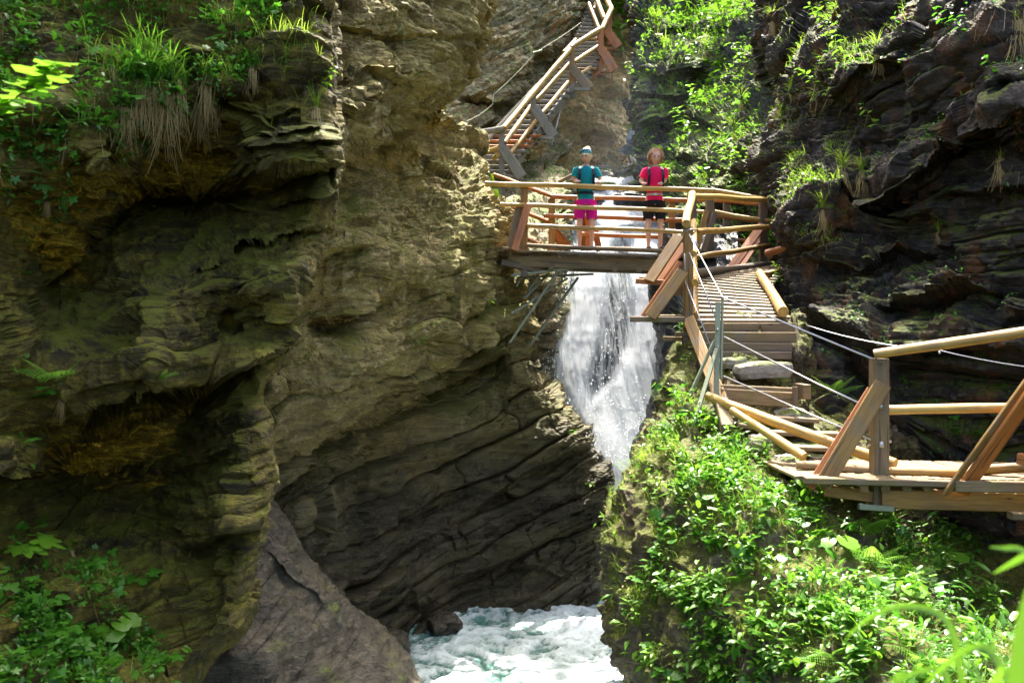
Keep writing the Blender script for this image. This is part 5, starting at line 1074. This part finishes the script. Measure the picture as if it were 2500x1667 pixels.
# right wall
for i, (px, py, L, dry, lb) in enumerate(((2140, 135, .48, .7, 'long bright grass tuft on the lit rock crest at upper right'), (2060, 420, .5, 1.0, 'long arching grass tuft on the rib right of the bridge'), (2100, 425, .42, 1.0, 'arching grass tuft just right of the longest one on the rib'), (2010, 520, .45, .8, 'grass tuft low on the rib above the ramp'),
                                         (1885, 60, .5, .8, 'grass tuft at the top edge beside the dark cleft'), (1925, 230, .45, .5, 'grass tuft on the sunlit middle of the rib'), (1900, 290, .45, .6, 'bright grass patch left of the rib middle'), (2370, 200, .35, .3, 'soft grass cushion on the high dark ledge at right'), (2290, 570, .3, .7, 'grass tuft on the dark wall above the platform'),
                                         (1937, 860, .22, .5, 'small grass tuft beside the top of the stone steps'), (1935, 820, .16, .5, 'small grass tuft beside the riser boards under the ramp'), (2440, 395, .22, 1.6, 'straw tuft hanging at the right edge'), (2480, 60, .2, 2.6, 'bundle of bare roots hanging in the top right corner'), (2210, 935, .2, .2, 'grass tuft behind the platform railing'))):
    tuft(lb, 'right_cliff', px, py, L, 240+i, None, False, dry)
for i, (px, py, h, n, ls, k, lb) in enumerate(((2035, 90, .55, 16, .16, 'ovate', 'tall bright leafy plant at the top of the right wall'), (2060, 140, .4, 12, .15, 'ovate', 'leafy plant hanging below the tall bright one at the top'), (2160, 330, .5, 9, .13, 'ovate', 'slender plant with round leaves on the grey face right of the rib'), (1990, 215, .35, 10, .15, 'ovate', 'leafy plant in the sunlit centre of the rib'),
         (2310, 70, .28, 9, .12, 'ovate_dim', 'left of two leafy sprigs near the upper right edge'), (2350, 85, .25, 8, .12, 'ovate_dim', 'right of two leafy sprigs near the upper right edge'), (2440, 210, .35, 9, .12, 'ovate_dim', 'tall leafy plant on the high dark ledge'), (2480, 330, .45, 12, .12, 'ovate_dim', 'leafy stem at the right edge below the high ledge'), (2410, 400, .3, 7, .12, 'ovate_dim', 'drooping leaves left of the right edge straw tuft'),
         (2320, 560, .25, 7, .1, 'ovate_dim', 'leaves beside the dark wall grass tuft above the platform'), (2060, 540, .2, 6, .11, 'ovate_dim', 'bright leaf sprig on the grey face above the ramp'), (1915, 700, .24, 9, .12, 'ovate', 'leafy plant beside the lower log of the ramp'), (1905, 670, .2, 8, .10, 'ovate', 'leafy plant behind the lower log of the ramp'),
         (2330, 1095, .4, 9, .10, 'lobed', 'leafy plant with lobed leaves seen through the platform railing'), (2400, 1090, .3, 8, .09, 'lobed', 'right hand plant with lobed leaves seen through the platform railing'), (2485, 930, .35, 6, .16, 'lance', 'pointed leaves at the right edge above the platform rail'), (2210, 940, .15, 6, .09, 'ovate_dim', 'small plant on the wall behind the platform post'),
         (2260, 360, .22, 6, .1, 'ovate_dim', 'small plant with a purple flower spot on the lit ledge'), (2250, 250, .22, 6, .1, 'ovate_dim', 'small sprig in the middle of the dark upper right wall'))):
    leafy('leafy_plant', lb, 'plant', 'right_cliff', px, py, h, n, ls, k, 260+i, lean=.8)
fern('small fern on the dark face right of the ramp', 'right_cliff', 2172, 505, 4, .34, 290, 1.2)
fern('fern in the dim recess right of the timber steps', 'right_cliff', 2035, 955, 5, .36, 291, 1.2)
for i, (px, py, h, n, ls, lb) in enumerate(((1700, 350, .9, 20, .26, 'broad leafy bush on the dark wall right of the woman in pink'), (1720, 260, .6, 14, .24, 'leafy bush in the middle of the dark wall behind the bridge'), (1660, 30, 1.0, 22, .3, 'left leafy bush at the top of the dark wall'), (1760, 40, 1.0, 22, .3, 'right leafy bush at the top of the dark wall'),
                                       (1560, 190, .5, 9, .24, 'leafy sprig at the left edge of the dark wall'), (1640, 440, .5, 10, .2, 'leafy sprig right beside the woman in pink'), (1820, 150, .5, 10, .22, 'leafy plant beside the dark cleft at the top'), (1790, 400, .5, 12, .2, 'leafy plant above the right end of the bridge'))):
    leafy('leafy_bush', lb, 'bush', 'right_rear_cliff', px, py, h, n, ls, 'ovate', 300+i, lean=.9)
for i, (px, py, L, lb) in enumerate(((1620, 120, 1.0, 'left grass tuft on the upper ledge of the dark wall'), (1640, 210, .8, 'grass tuft in the centre of the dark wall behind the bridge'), (1720, 130, .9, 'right grass tuft on the upper ledge of the dark wall'), (1600, 60, .9, 'grass tuft at the top left of the dark wall'), (1800, 250, .8, 'grass tuft on the lit rocks left of the dark cleft'), (1790, 330, .8, 'grass tuft low on the lit rocks left of the dark cleft'))):
    tuft(lb, 'right_rear_cliff', px, py, L*.7, 320+i, None, False, .6)

# out of focus grass close to the camera at bottom right
gb = thing('broad_grass', 'out of focus broad grass blades close to the camera at bottom right', 'grass', P(2450, 1900, 1.3))
def ribbon(name, pts, w, parent, mat):
    pts = [Vector(p) for p in pts]; V = []; Fc = []; o0 = rel(parent); n = 16; q = []
    for i in range(n+1):
        t = i/n*(len(pts)-1); k = min(len(pts)-2, int(t)); f = t-k; p0, p1, p2, p3 = pts[max(0, k-1)], pts[k], pts[k+1], pts[min(len(pts)-1, k+2)]
        q.append(.5*((2*p1)+(p2-p0)*f+(2*p0-5*p1+4*p2-p3)*f*f+(3*p1-p0-3*p2+p3)*f**3))
    for i, p in enumerate(q):
        t = (q[min(i+1, n)]-q[max(0, i-1)]).normalized(); s = t.cross(Vector((0.1, -1, .25))).normalized(); ww = w*.5*(1-(i/n)**3)+.0006
        ww *= .7; V += [p-o0-s*ww, p-o0+Vector((0, .3*ww, 0)), p-o0+s*ww]
    for i in range(n): a = 3*i; Fc += [(a, a+1, a+4, a+3), (a+1, a+2, a+5, a+4)]
    return mesh_obj(name, V, Fc, mat, parent, True)
for pts, w, d in (([(2470, 1900), (2360, 1700), (2325, 1540), (2270, 1488), (2180, 1483), (2105, 1520), (2065, 1560)], .017, 1.35), ([(2560, 1900), (2480, 1700), (2420, 1590), (2360, 1585), (2290, 1640), (2255, 1670)], .016, 1.2), ([(2420, 1900), (2395, 1720), (2385, 1640), (2360, 1600)], .013, 1.3),
                  ([(2440, 1950), (2480, 1700), (2500, 1520), (2530, 1380)], .035, .9), ([(2600, 1420), (2500, 1345), (2450, 1338), (2415, 1335)], .012, 1.3), ([(2600, 1330), (2520, 1350), (2470, 1375), (2425, 1400)], .016, 1.3), ([(2300, 1900), (2200, 1690), (2215, 1640), (2170, 1660)], .014, 1.3), ([(2330, 1800), (2310, 1650), (2240, 1640), (2120, 1700)], .014, 1.25),
                  ([(2620, 1700), (2460, 1640), (2440, 1650), (2400, 1690)], .02, 1.1)):
    ribbon('blade', [P(x, y, d+.012*i) for i, (x, y) in enumerate(pts)], w, gb, M['leaf'])

# ---------------------------------------------------------------- stones by the pool and in the river
rr = random.Random(3)
def boulder(name, label, pos, size, seed, mat, flat=.6, group=None):
    n = 26; m = 18; th = np.linspace(0, 2*math.pi, n, endpoint=False); ph = np.linspace(.02, math.pi-.02, m); T, Ph = np.meshgrid(th, ph)
    Sx = np.stack([np.cos(T)*np.sin(Ph), np.sin(T)*np.sin(Ph), np.cos(Ph)], -1).reshape(-1, 3)
    Bx = np.sign(Sx)*np.abs(Sx)**.7; r = 1+.35*fbm(Sx*1.3+seed*3.1, 3, seed)+.12*fbm(Sx*4+seed, 3, seed, ridged=True)
    V = Bx*r[:, None]*np.array([size, size*.8, size*flat]); idx = np.arange(n*m).reshape(m, n); nx = np.roll(idx, -1, 1)
    Q = np.stack([idx[:-1], idx[1:], nx[1:], nx[:-1]], -1).reshape(-1, 4)
    me = np_mesh(name, V, Q, mat); o = bpy.data.objects.new(name, me); COL.objects.link(o); o.location = pos; o.rotation_euler = (0, 0, seed)
    return tag(o, label, 'rock', group)
for i in range(42):
    px = rr.uniform(1400, 1640); py = rr.uniform(415, 478); d = 25.5-(py-415)*.055
    boulder('stone', 'flat grey stone in the heap of stones above the waterfall', P(px, py, d), rr.uniform(.15, .42), i+1, M['stone'] if rr.random() > .4 else M['rockD'], .4, 'stones heaped above the waterfall')
boulder('river_rock', 'dark wet rock breaking the water at the left side of the river', P(1085, 1522, 12.9), .26, 71, M['rockC'], .5)
boulder('river_rock', 'brown rock at the foot of the undercut cliff by the river', P(950, 1572, 12.1), .30, 72, M['rockC'], .55)
boulder('pool_stone', 'wet round stone in the white water seen behind the bridge rails', P(1535, 490, 20.0), .35, 73, M['rockK'], .5)
boulder('pool_stone', 'wet flat stone at the left of the white water behind the bridge rails', P(1440, 492, 20.2), .4, 74, M['rockK'], .4)
# ---------------------------------------------------------------- the two women leaning on the railing
M['skin'] = plain('skin', (.62, .37, .27), .5, 0, .4, .06, 30)
M['skin_mouth'] = plain('lips', (.38, .12, .10), .5, 0, .4, .05)
M['eye'] = plain('eye_dark', (.03, .02, .015), .3, 0, .5, .05)
M['brow'] = plain('brow', (.16, .09, .04), .7, 0, .2, .05)
M['blond'] = plain('blond_hair', (.72, .52, .27), .55, 0, .4, .3, 60, .6)
M['brownhair'] = plain('light_brown_hair', (.30, .16, .07), .55, 0, .4, .35, 60, .6)
M['teal'] = plain('teal_shirt', (.008, .24, .27), .8, 0, .2, .14, 9, .5)
M['pink'] = plain('pink_shirt', (.78, .012, .10), .8, 0, .2, .12, 9, .5)
M['magenta'] = plain('magenta_shorts', (.52, .008, .26), .8, 0, .2, .12, 9, .5)
M['black'] = plain('black_shorts', (.012, .013, .016), .8, 0, .2, .3, 9, .5)
M['strap'] = plain('navy_strap', (.012, .016, .04), .7, 0, .3, .3, 30)
M['grey_strap'] = plain('grey_belt', (.42, .40, .34), .7, 0, .3, .1, 30)
M['pack'] = plain('dark_pack_fabric', (.02, .022, .035), .7, 0, .3, .3, 30)
M['shoe'] = plain('brown_shoe', (.06, .03, .02), .7, 0, .3, .3, 30)

def teal_band_mat():
    m, nt, b = new_mat('teal_headband'); s = NT(nt); v = s.n('TexVoronoi'); s.l(s.coord(), v.inputs[0]); v.inputs['Scale'].default_value = 38
    nt.links.new(s.mix(s.mr(v.outputs[0], .2, .55), (.30, .62, .62), (.005, .16, .24)), b.inputs['Base Color']); b.inputs['Roughness'].default_value = .8; return m
M['band'] = teal_band_mat()

def skin_tree(name, verts, edges, mat, parent, root=0, lev=2):
    "one continuous body surface grown round a skeleton of joints (x, y, z, rx, ry)"
    me = bpy.data.meshes.new(name+'_rig'); me.from_pydata([v[:3] for v in verts], edges, []); o = bpy.data.objects.new(name+'_rig', me); COL.objects.link(o)
    o.modifiers.new('s', 'SKIN'); sm = o.modifiers.new('u', 'SUBSURF'); sm.levels = lev; sm.render_levels = lev
    sv = me.skin_vertices[0].data
    for i, v in enumerate(verts): sv[i].radius = (v[3], v[4] if len(v) > 4 else v[3]); sv[i].use_root = (i == root)
    dg = bpy.context.evaluated_depsgraph_get(); m2 = bpy.data.meshes.new_from_object(o.evaluated_get(dg)); bpy.data.objects.remove(o)
    m2.materials.clear(); m2.materials.append(mat); m2.polygons.foreach_set('use_smooth', [True]*len(m2.polygons))
    ob = bpy.data.objects.new(name, m2); COL.objects.link(ob); ob.parent = parent; return ob

def loft(name, rings, mat, parent, seg=20, closed=False, extra=None, fold=0.0, seed=0):
    "rings of (cx, cy, cz, rx, ry[, tilt]) joined into a sleeve of cloth"
    V = []; Fc = []; rr = random.Random(seed)
    for i, r in enumerate(rings):
        for s in range(seg):
            a = 2*math.pi*s/seg; k = 1+fold*math.sin(a*3+i*1.3+seed)+fold*.6*math.sin(a*7-i*2.1)
            V.append((r[0]+math.cos(a)*r[3]*k, r[1]+math.sin(a)*r[4]*k, r[2]+(r[5]*math.cos(a) if len(r) > 5 else 0)))
    for i in range(len(rings)-1):
        for s in range(seg): s2 = (s+1) % seg; Fc.append((seg*i+s, seg*i+s2, seg*(i+1)+s2, seg*(i+1)+s))
    if closed: Fc += [list(range(seg-1, -1, -1)), [seg*(len(rings)-1)+s for s in range(seg)]]
    if extra:
        for ex in extra:
            k = len(V)
            pts = [Vector(q[:3]) for q in ex]
            for i, q in enumerate(ex):
                t = (pts[min(i+1, len(pts)-1)]-pts[max(0, i-1)]).normalized(); a = t.cross(Vector((0, 1, 0.01))).normalized(); b = t.cross(a)
                for s in range(12): an = 2*math.pi*s/12; p = pts[i]+(a*math.cos(an)+b*math.sin(an))*q[3]*(1+fold*math.sin(an*2+i)); V.append(tuple(p))
            for i in range(len(ex)-1):
                for s in range(12): s2 = (s+1) % 12; Fc.append((k+12*i+s, k+12*i+s2, k+12*(i+1)+s2, k+12*(i+1)+s))
            Fc.append([k+s for s in range(12)])
    return mesh_obj(name, V, Fc, mat, parent, True)

def ell(name, c, r, mat, parent, rot=None, n=14, m=10, noise=0.0, seed=0, top=None):
    V = []; Fc = []
    for j in range(m+1):
        ph = math.pi*j/m
        for i in range(n):
            a = 2*math.pi*i/n; d = Vector((math.sin(ph)*math.cos(a), math.sin(ph)*math.sin(a), math.cos(ph)))
            k = 1+noise*math.sin(5*d.x+seed+7*d.z)*math.cos(6*d.y+seed*2+5*d.x)
            V.append(Vector((d.x*r[0]*k, d.y*r[1]*k, d.z*r[2]*k)))
    for j in range(m):
        for i in range(n): i2 = (i+1) % n; Fc.append((n*j+i, n*(j+1)+i, n*(j+1)+i2, n*j+i2))
    if rot is not None: V = [rot @ v for v in V]
    V = [v+Vector(c) for v in V]
    return mesh_obj(name, V, Fc, mat, parent, True)

WD = 15.12
def hand(parent, wrist, grip, side):
    "a palm and five fingers curled over the pole"
    w, g = Vector(wrist), Vector(grip); f = (g-w).normalized(); palm = w.lerp(g, .62)
    verts = [(w.x, w.y, w.z, .023, .017), (palm.x, palm.y, palm.z, .036, .018)]; edges = [(0, 1)]
    h = skin_tree('hand', verts+[(g.x, g.y, g.z, .034, .016)], [(0, 1), (1, 2)], M['skin'], parent, 0, 1)
    for i in range(4):
        o = (i-1.5)*.019; L = (.030, .036, .034, .026)[i]; a = g+Vector((o, 0, 0)); b = a+Vector((0, -.03, -.002)); c = b+Vector((0, -L*.45, -L*.75)); d = c+Vector((0, L*.25, -L*.6))
        skin_tree('finger', [(*a, .010), (*b, .0095), (*c, .009), (*d, .0075)], [(0, 1), (1, 2), (2, 3)], M['skin'], h, 0, 1)
    t0 = palm+Vector((-side*.03, -.0, 0)); t1 = t0+Vector((-side*.018, -.028, -.008)); t2 = t1+Vector((0, -.022, -.018))
    skin_tree('thumb', [(*t0, .012), (*t1, .011), (*t2, .009)], [(0, 1), (1, 2)], M['skin'], h, 0, 1)

def woman(name_label, cx, feet_y, S, shirt, shorts, look, hairkind, hands):
    """S scales a 1.68 m figure; look = (turn left, nod down) in radians; hands = the two grips in world metres (relative to the feet)"""
    base = P(cx, feet_y, WD); o = thing('person', name_label, 'person', base); s = S
    def J(x, y, z, r, r2=None): return (x*s, y*s, z*s, r*s, (r2 or r)*s)
    V = [J(0, .03, .90, .125, .10), J(0, .02, 1.04, .115, .085), J(0, -.03, 1.20, .125, .088), J(0, -.07, 1.335, .115, .075), J(0, -.085, 1.42, .050, .048), J(0, -.10, 1.475, .046, .047)]
    E = [(0, 1), (1, 2), (2, 3), (3, 4), (4, 5)]
    for sd in (-1, 1):
        k = len(V); fx = .105*sd
        V += [J(.095*sd, .03, .83, .092), J(.10*sd, .025, .66, .074), J(.102*sd, .0, .47, .053), J(fx, .015, .33, .052), J(fx, .03, .11, .033), J(fx, .035, .055, .034), J(fx+.015*sd, -.08, .03, .030)]
        E += [(0, k), (k, k+1), (k+1, k+2), (k+2, k+3), (k+3, k+4), (k+4, k+5), (k+5, k+6)]
        hx, hy, hz = hands[0 if sd < 0 else 1]; k = len(V)
        sh = Vector((.165*sd*s, -.07*s, 1.345*s)); hd = Vector((hx, hy, hz)); el = sh.lerp(hd, .52)+Vector((.055*sd*s, .10*s, -.03*s)); wr = hd+Vector((0, .055, .035))
        V += [(*sh, .052*s, .05*s), (*sh.lerp(el, .5), .042*s, .042*s), (*el, .036*s, .035*s), (*el.lerp(wr, .45), .033*s, .032*s), (*wr, .022*s, .019*s)]
        E += [(3, k), (k, k+1), (k+1, k+2), (k+2, k+3), (k+3, k+4)]
        hand(o, wr, hd+Vector((0, .01, .028)), sd)
        if sd < 0: arms = [(sh, el, wr)]
        else: arms.append((sh, el, wr))
    skin_tree('body', V, E, M['skin'], o, 0, 2)
    # head
    hc = Vector((0, -.125, 1.575))*s; hs = s*1.12; rot = Matrix.Rotation(-look[0], 3, 'Z') @ Matrix.Rotation(look[1], 3, 'X')
    def hp(x, y, z): return hc+rot @ (Vector((x, y, z))*hs)
    n = 22; m = 16; HV = []; HF = []
    for j in range(m+1):
        ph = math.pi*j/m
        for i in range(n):
            a = 2*math.pi*i/n; x, y, z = math.sin(ph)*math.cos(a), math.sin(ph)*math.sin(a), math.cos(ph)
            fr = max(0, -y); low = max(0, -z); w = 1-.34*low**1.6; px_, py_, pz_ = .073*x*w, (.090*y*(1-.22*low)), .112*z
            if fr > 0: py_ -= .014*low*fr; py_ -= .022*math.exp(-(x/.16)**2-((z+.12)/.17)**2)*fr; py_ += .010*(math.exp(-((abs(x)-.36)/.16)**2-((z-.10)/.13)**2))*fr; py_ -= .006*math.exp(-(x/.3)**2-((z+.52)/.1)**2)*fr; py_ -= .008*math.exp(-(x/.3)**2-((z+.86)/.14)**2)
            HV.append(hp(px_, py_, pz_))
    for j in range(m):
        for i in range(n): i2 = (i+1) % n; HF.append((n*j+i, n*(j+1)+i, n*(j+1)+i2, n*j+i2))
    head = mesh_obj('head', HV, HF, M['skin'], o, True)
    for sd in (-1, 1):
        ell('eye', hp(.029*sd, -.078, .012), (.014*s, .007*s, .008*s), M['eye'], head, rot); ell('eyebrow', hp(.030*sd, -.083, .030), (.019*s, .005*s, .0045*s), M['brow'], head, rot)
        ell('ear', hp(.073*sd, .005, -.005), (.009*s, .018*s, .028*s), M['skin'], head, rot)
    ell('mouth', hp(0, -.086, -.058), (.025*s, .007*s, .008*s), M['skin_mouth'], head, rot)
    # shirt with sleeves
    sl = []
    for sh, el, wr in arms:
        u = (el-sh); sl.append([(*(sh-u*.15+Vector((-sh.x*.25, 0, 0))), .060*s), (*sh, .068*s), (*(sh+u*.35), .060*s), (*(sh+u*.68), .058*s)])
    loft('shirt', [(0, .03*s, .83*s, .150*s, .118*s), (0, .03*s, .86*s, .148*s, .116*s), (0, .02*s, .96*s, .132*s, .104*s), (0, .01*s, 1.06*s, .124*s, .100*s), (0, -.02*s, 1.16*s, .136*s, .112*s), (0, -.05*s, 1.25*s, .148*s, .116*s), (0, -.065*s, 1.33*s, .158*s, .098*s), (0, -.075*s, 1.375*s, .135*s, .085*s), (0, -.085*s, 1.405*s, .075*s, .065*s), (0, -.09*s, 1.415*s, .062*s, .058*s)],
         shirt, o, 26, extra=sl, fold=.018, seed=int(cx) % 7)
    # shorts
    V2 = [(0, .03*s, .86*s, .150*s, .122*s), (0, .03*s, .78*s, .168*s, .128*s)]
    legs = [[(.085*sd*s, .03*s, .84*s, .10*s), (.098*sd*s, .028*s, .74*s, .102*s), (.104*sd*s, .02*s, .64*s, .094*s), (.108*sd*s, .01*s, .53*s, .086*s)] for sd in (-1, 1)]
    loft('shorts', V2, shorts, o, 26, extra=legs, fold=.02, seed=3)
    for sd in (-1, 1):
        ell('shoe', (.112*sd*s, -.045*s, .032*s), (.042*s, .115*s, .036*s), M['shoe'], o, Matrix.Rotation(-.15*sd, 3, 'Z'))
    # hair
    if hairkind == 'blond':
        hr = ell('hair', hp(0, .016, .022), (.096*s, .106*s, .128*s), M['blond'], o, rot @ Matrix.Rotation(-.35, 3, 'X'), 20, 14, .05, 1)
        ell('bun', hp(.012, .07, .105), (.042*s, .05*s, .04*s), M['blond'], hr, rot, 12, 8, .12, 2)
        bd = loft('headband', [tuple(hp(0, 0, z))+(.096*s+k, .111*s+k) for z, k in ((.030, 0), (.045, .004*s), (.065, .005*s), (.085, .002*s), (.096, -.006*s))], M['band'], o, 24)
    else:
        hr = ell('hair', hp(0, .025, .020), (.098*s, .100*s, .122*s), M['brownhair'], o, rot @ Matrix.Rotation(-.38, 3, 'X'), 24, 16, .12, 4)
        rr = random.Random(9)
        V = []; Fc = []
        for i in range(520):   # loose curls standing off the head
            th = rr.uniform(-.45, math.pi+.45); el = rr.uniform(-.9, 1.45); ce = math.cos(el); lift = 1+rr.uniform(-.06, .10)
            if el > .7: th = rr.uniform(0, 2*math.pi)
            c = hp(math.cos(th)*ce*.103*lift, .020+math.sin(th)*ce*.098*lift, .018+math.sin(el)*.122*lift); a0 = rr.uniform(0, 6); rad = rr.uniform(.007, .014)*s
            k = len(V)
            for j in range(9):
                t = j/8; p = c+Vector((math.cos(a0+t*7)*rad+math.cos(th)*t*.02*s, math.sin(a0+t*7)*rad, math.sin(a0*2+t*5)*rad-.03*t*s)); V += [p+Vector((0, 0, .0022)), p-Vector((0.001, 0, .0022)), p+Vector((.0025, .001, 0))]
            for j in range(8):
                for q in range(3): q2 = (q+1) % 3; Fc.append((k+3*j+q, k+3*j+q2, k+3*j+3+q2, k+3*j+3+q))
        mesh_obj('curl', V, Fc, M['brownhair'], hr, True)
    return o, s, base

def backpack(label, o, s, base, belt, beltz, beltmat):
    b = thing('backpack', label, 'backpack', base)
    # pack body behind the back
    V = []
    loft('pack_body', [(0, .20*s, .95*s, .11*s, .05*s), (0, .21*s, .98*s, .14*s, .08*s), (0, .19*s, 1.15*s, .145*s, .095*s), (0, .15*s, 1.32*s, .13*s, .08*s), (0, .13*s, 1.38*s, .08*s, .04*s)], M['pack'], b, 16, closed=True)
    for sd in (-1, 1):
        pts = [(.085, .06, 1.39), (.098, -.05, 1.425), (.112, -.135, 1.37), (.118, -.178, 1.27), (.120, -.150, 1.15), (.128, -.07, 1.06), (.13, .06, 1.03)]
        V = []; Fc = []
        for i, p in enumerate(pts):
            p = Vector((p[0]*sd, p[1], p[2]))*s; w = .021*s; V += [p+Vector((-w, 0, 0)), p+Vector((w, 0, 0)), p+Vector((w, -.012*s, 0)), p+Vector((-w, -.012*s, 0))]
        for i in range(len(pts)-1):
            for q in range(4): q2 = (q+1) % 4; Fc.append((4*i+q, 4*i+q2, 4*i+4+q2, 4*i+4+q))
        mesh_obj('shoulder_strap', V, Fc, M['strap'], b)
    loft('hip_belt', [(0, .025*s, (beltz-.020)*s, .145*s, .122*s), (0, .025*s, (beltz+.020)*s, .143*s, .120*s)], beltmat, b, 24)
    mb = thing; 
    beam('buckle', Vector((-.03, -.102, beltz))*s+base, Vector((.03, -.102, beltz))*s+base, .012, .045*s, M['steel'] if belt == 'light' else M['strap'], b)

t1 = woman('woman in teal shirt, magenta shorts and teal headband leaning on the bridge rail', 1430, 611, 1.035, M['teal'], M['magenta'], (.50, .34), 'blond', [(-.163, -.205, 1.165), (.235, -.205, 1.150)])
backpack('dark backpack on the shoulders of the woman in the teal shirt', *t1, 'dark', .97, M['strap'])
t2 = woman('curly haired woman in pink shirt and black shorts leaning on the bridge rail', 1598, 612, 1.03, M['pink'], M['black'], (.0, .22), 'curly', [(-.225, -.205, 1.135), (.075, -.205, 1.13)])
backpack('navy backpack with a pale hip belt on the woman in the pink shirt', *t2, 'light', .955, M['grey_strap'])

# ---------------------------------------------------------------- spray drifting above the pool behind the bridge
def mist(name, label, c, r, dens, seed):
    hm = bpy.data.materials.new('drifting_spray'); hm.use_nodes = True; hn = hm.node_tree; s = NT(hn)
    hn.nodes.remove(hn.nodes['Principled BSDF'])
    pv = s.n('VolumePrincipled'); pv.inputs['Color'].default_value = (.85, .93, 1, 1); pv.inputs['Anisotropy'].default_value = 0
    co = s.n('TexCoord'); ln = s.n('VectorMath', operation='LENGTH'); s.l(co.outputs['Object'], ln.inputs[0])
    s.l(s.m('MULTIPLY', s.mr(ln.outputs['Value'], 1, .2), dens), pv.inputs['Density'])
    s.l(pv.outputs[0], hn.nodes['Material Output'].inputs['Volume'])
    o = ell(name, (0, 0, 0), (1, 1, 1), hm, None, None, 20, 14); o.location = c; o.scale = r
    return tag(o, label, 'mist', kind='stuff')
mist('spray_mist', 'pale bluish spray hanging over the pool behind the footbridge', P(1520, 420, 22.5), (2.6, 4.5, 3.6), .008, 1)
mist('spray_mist', 'white spray at the foot of the waterfall', P(1530, 1140, 15.6), (1.0, .9, 1.1), .35, 2)
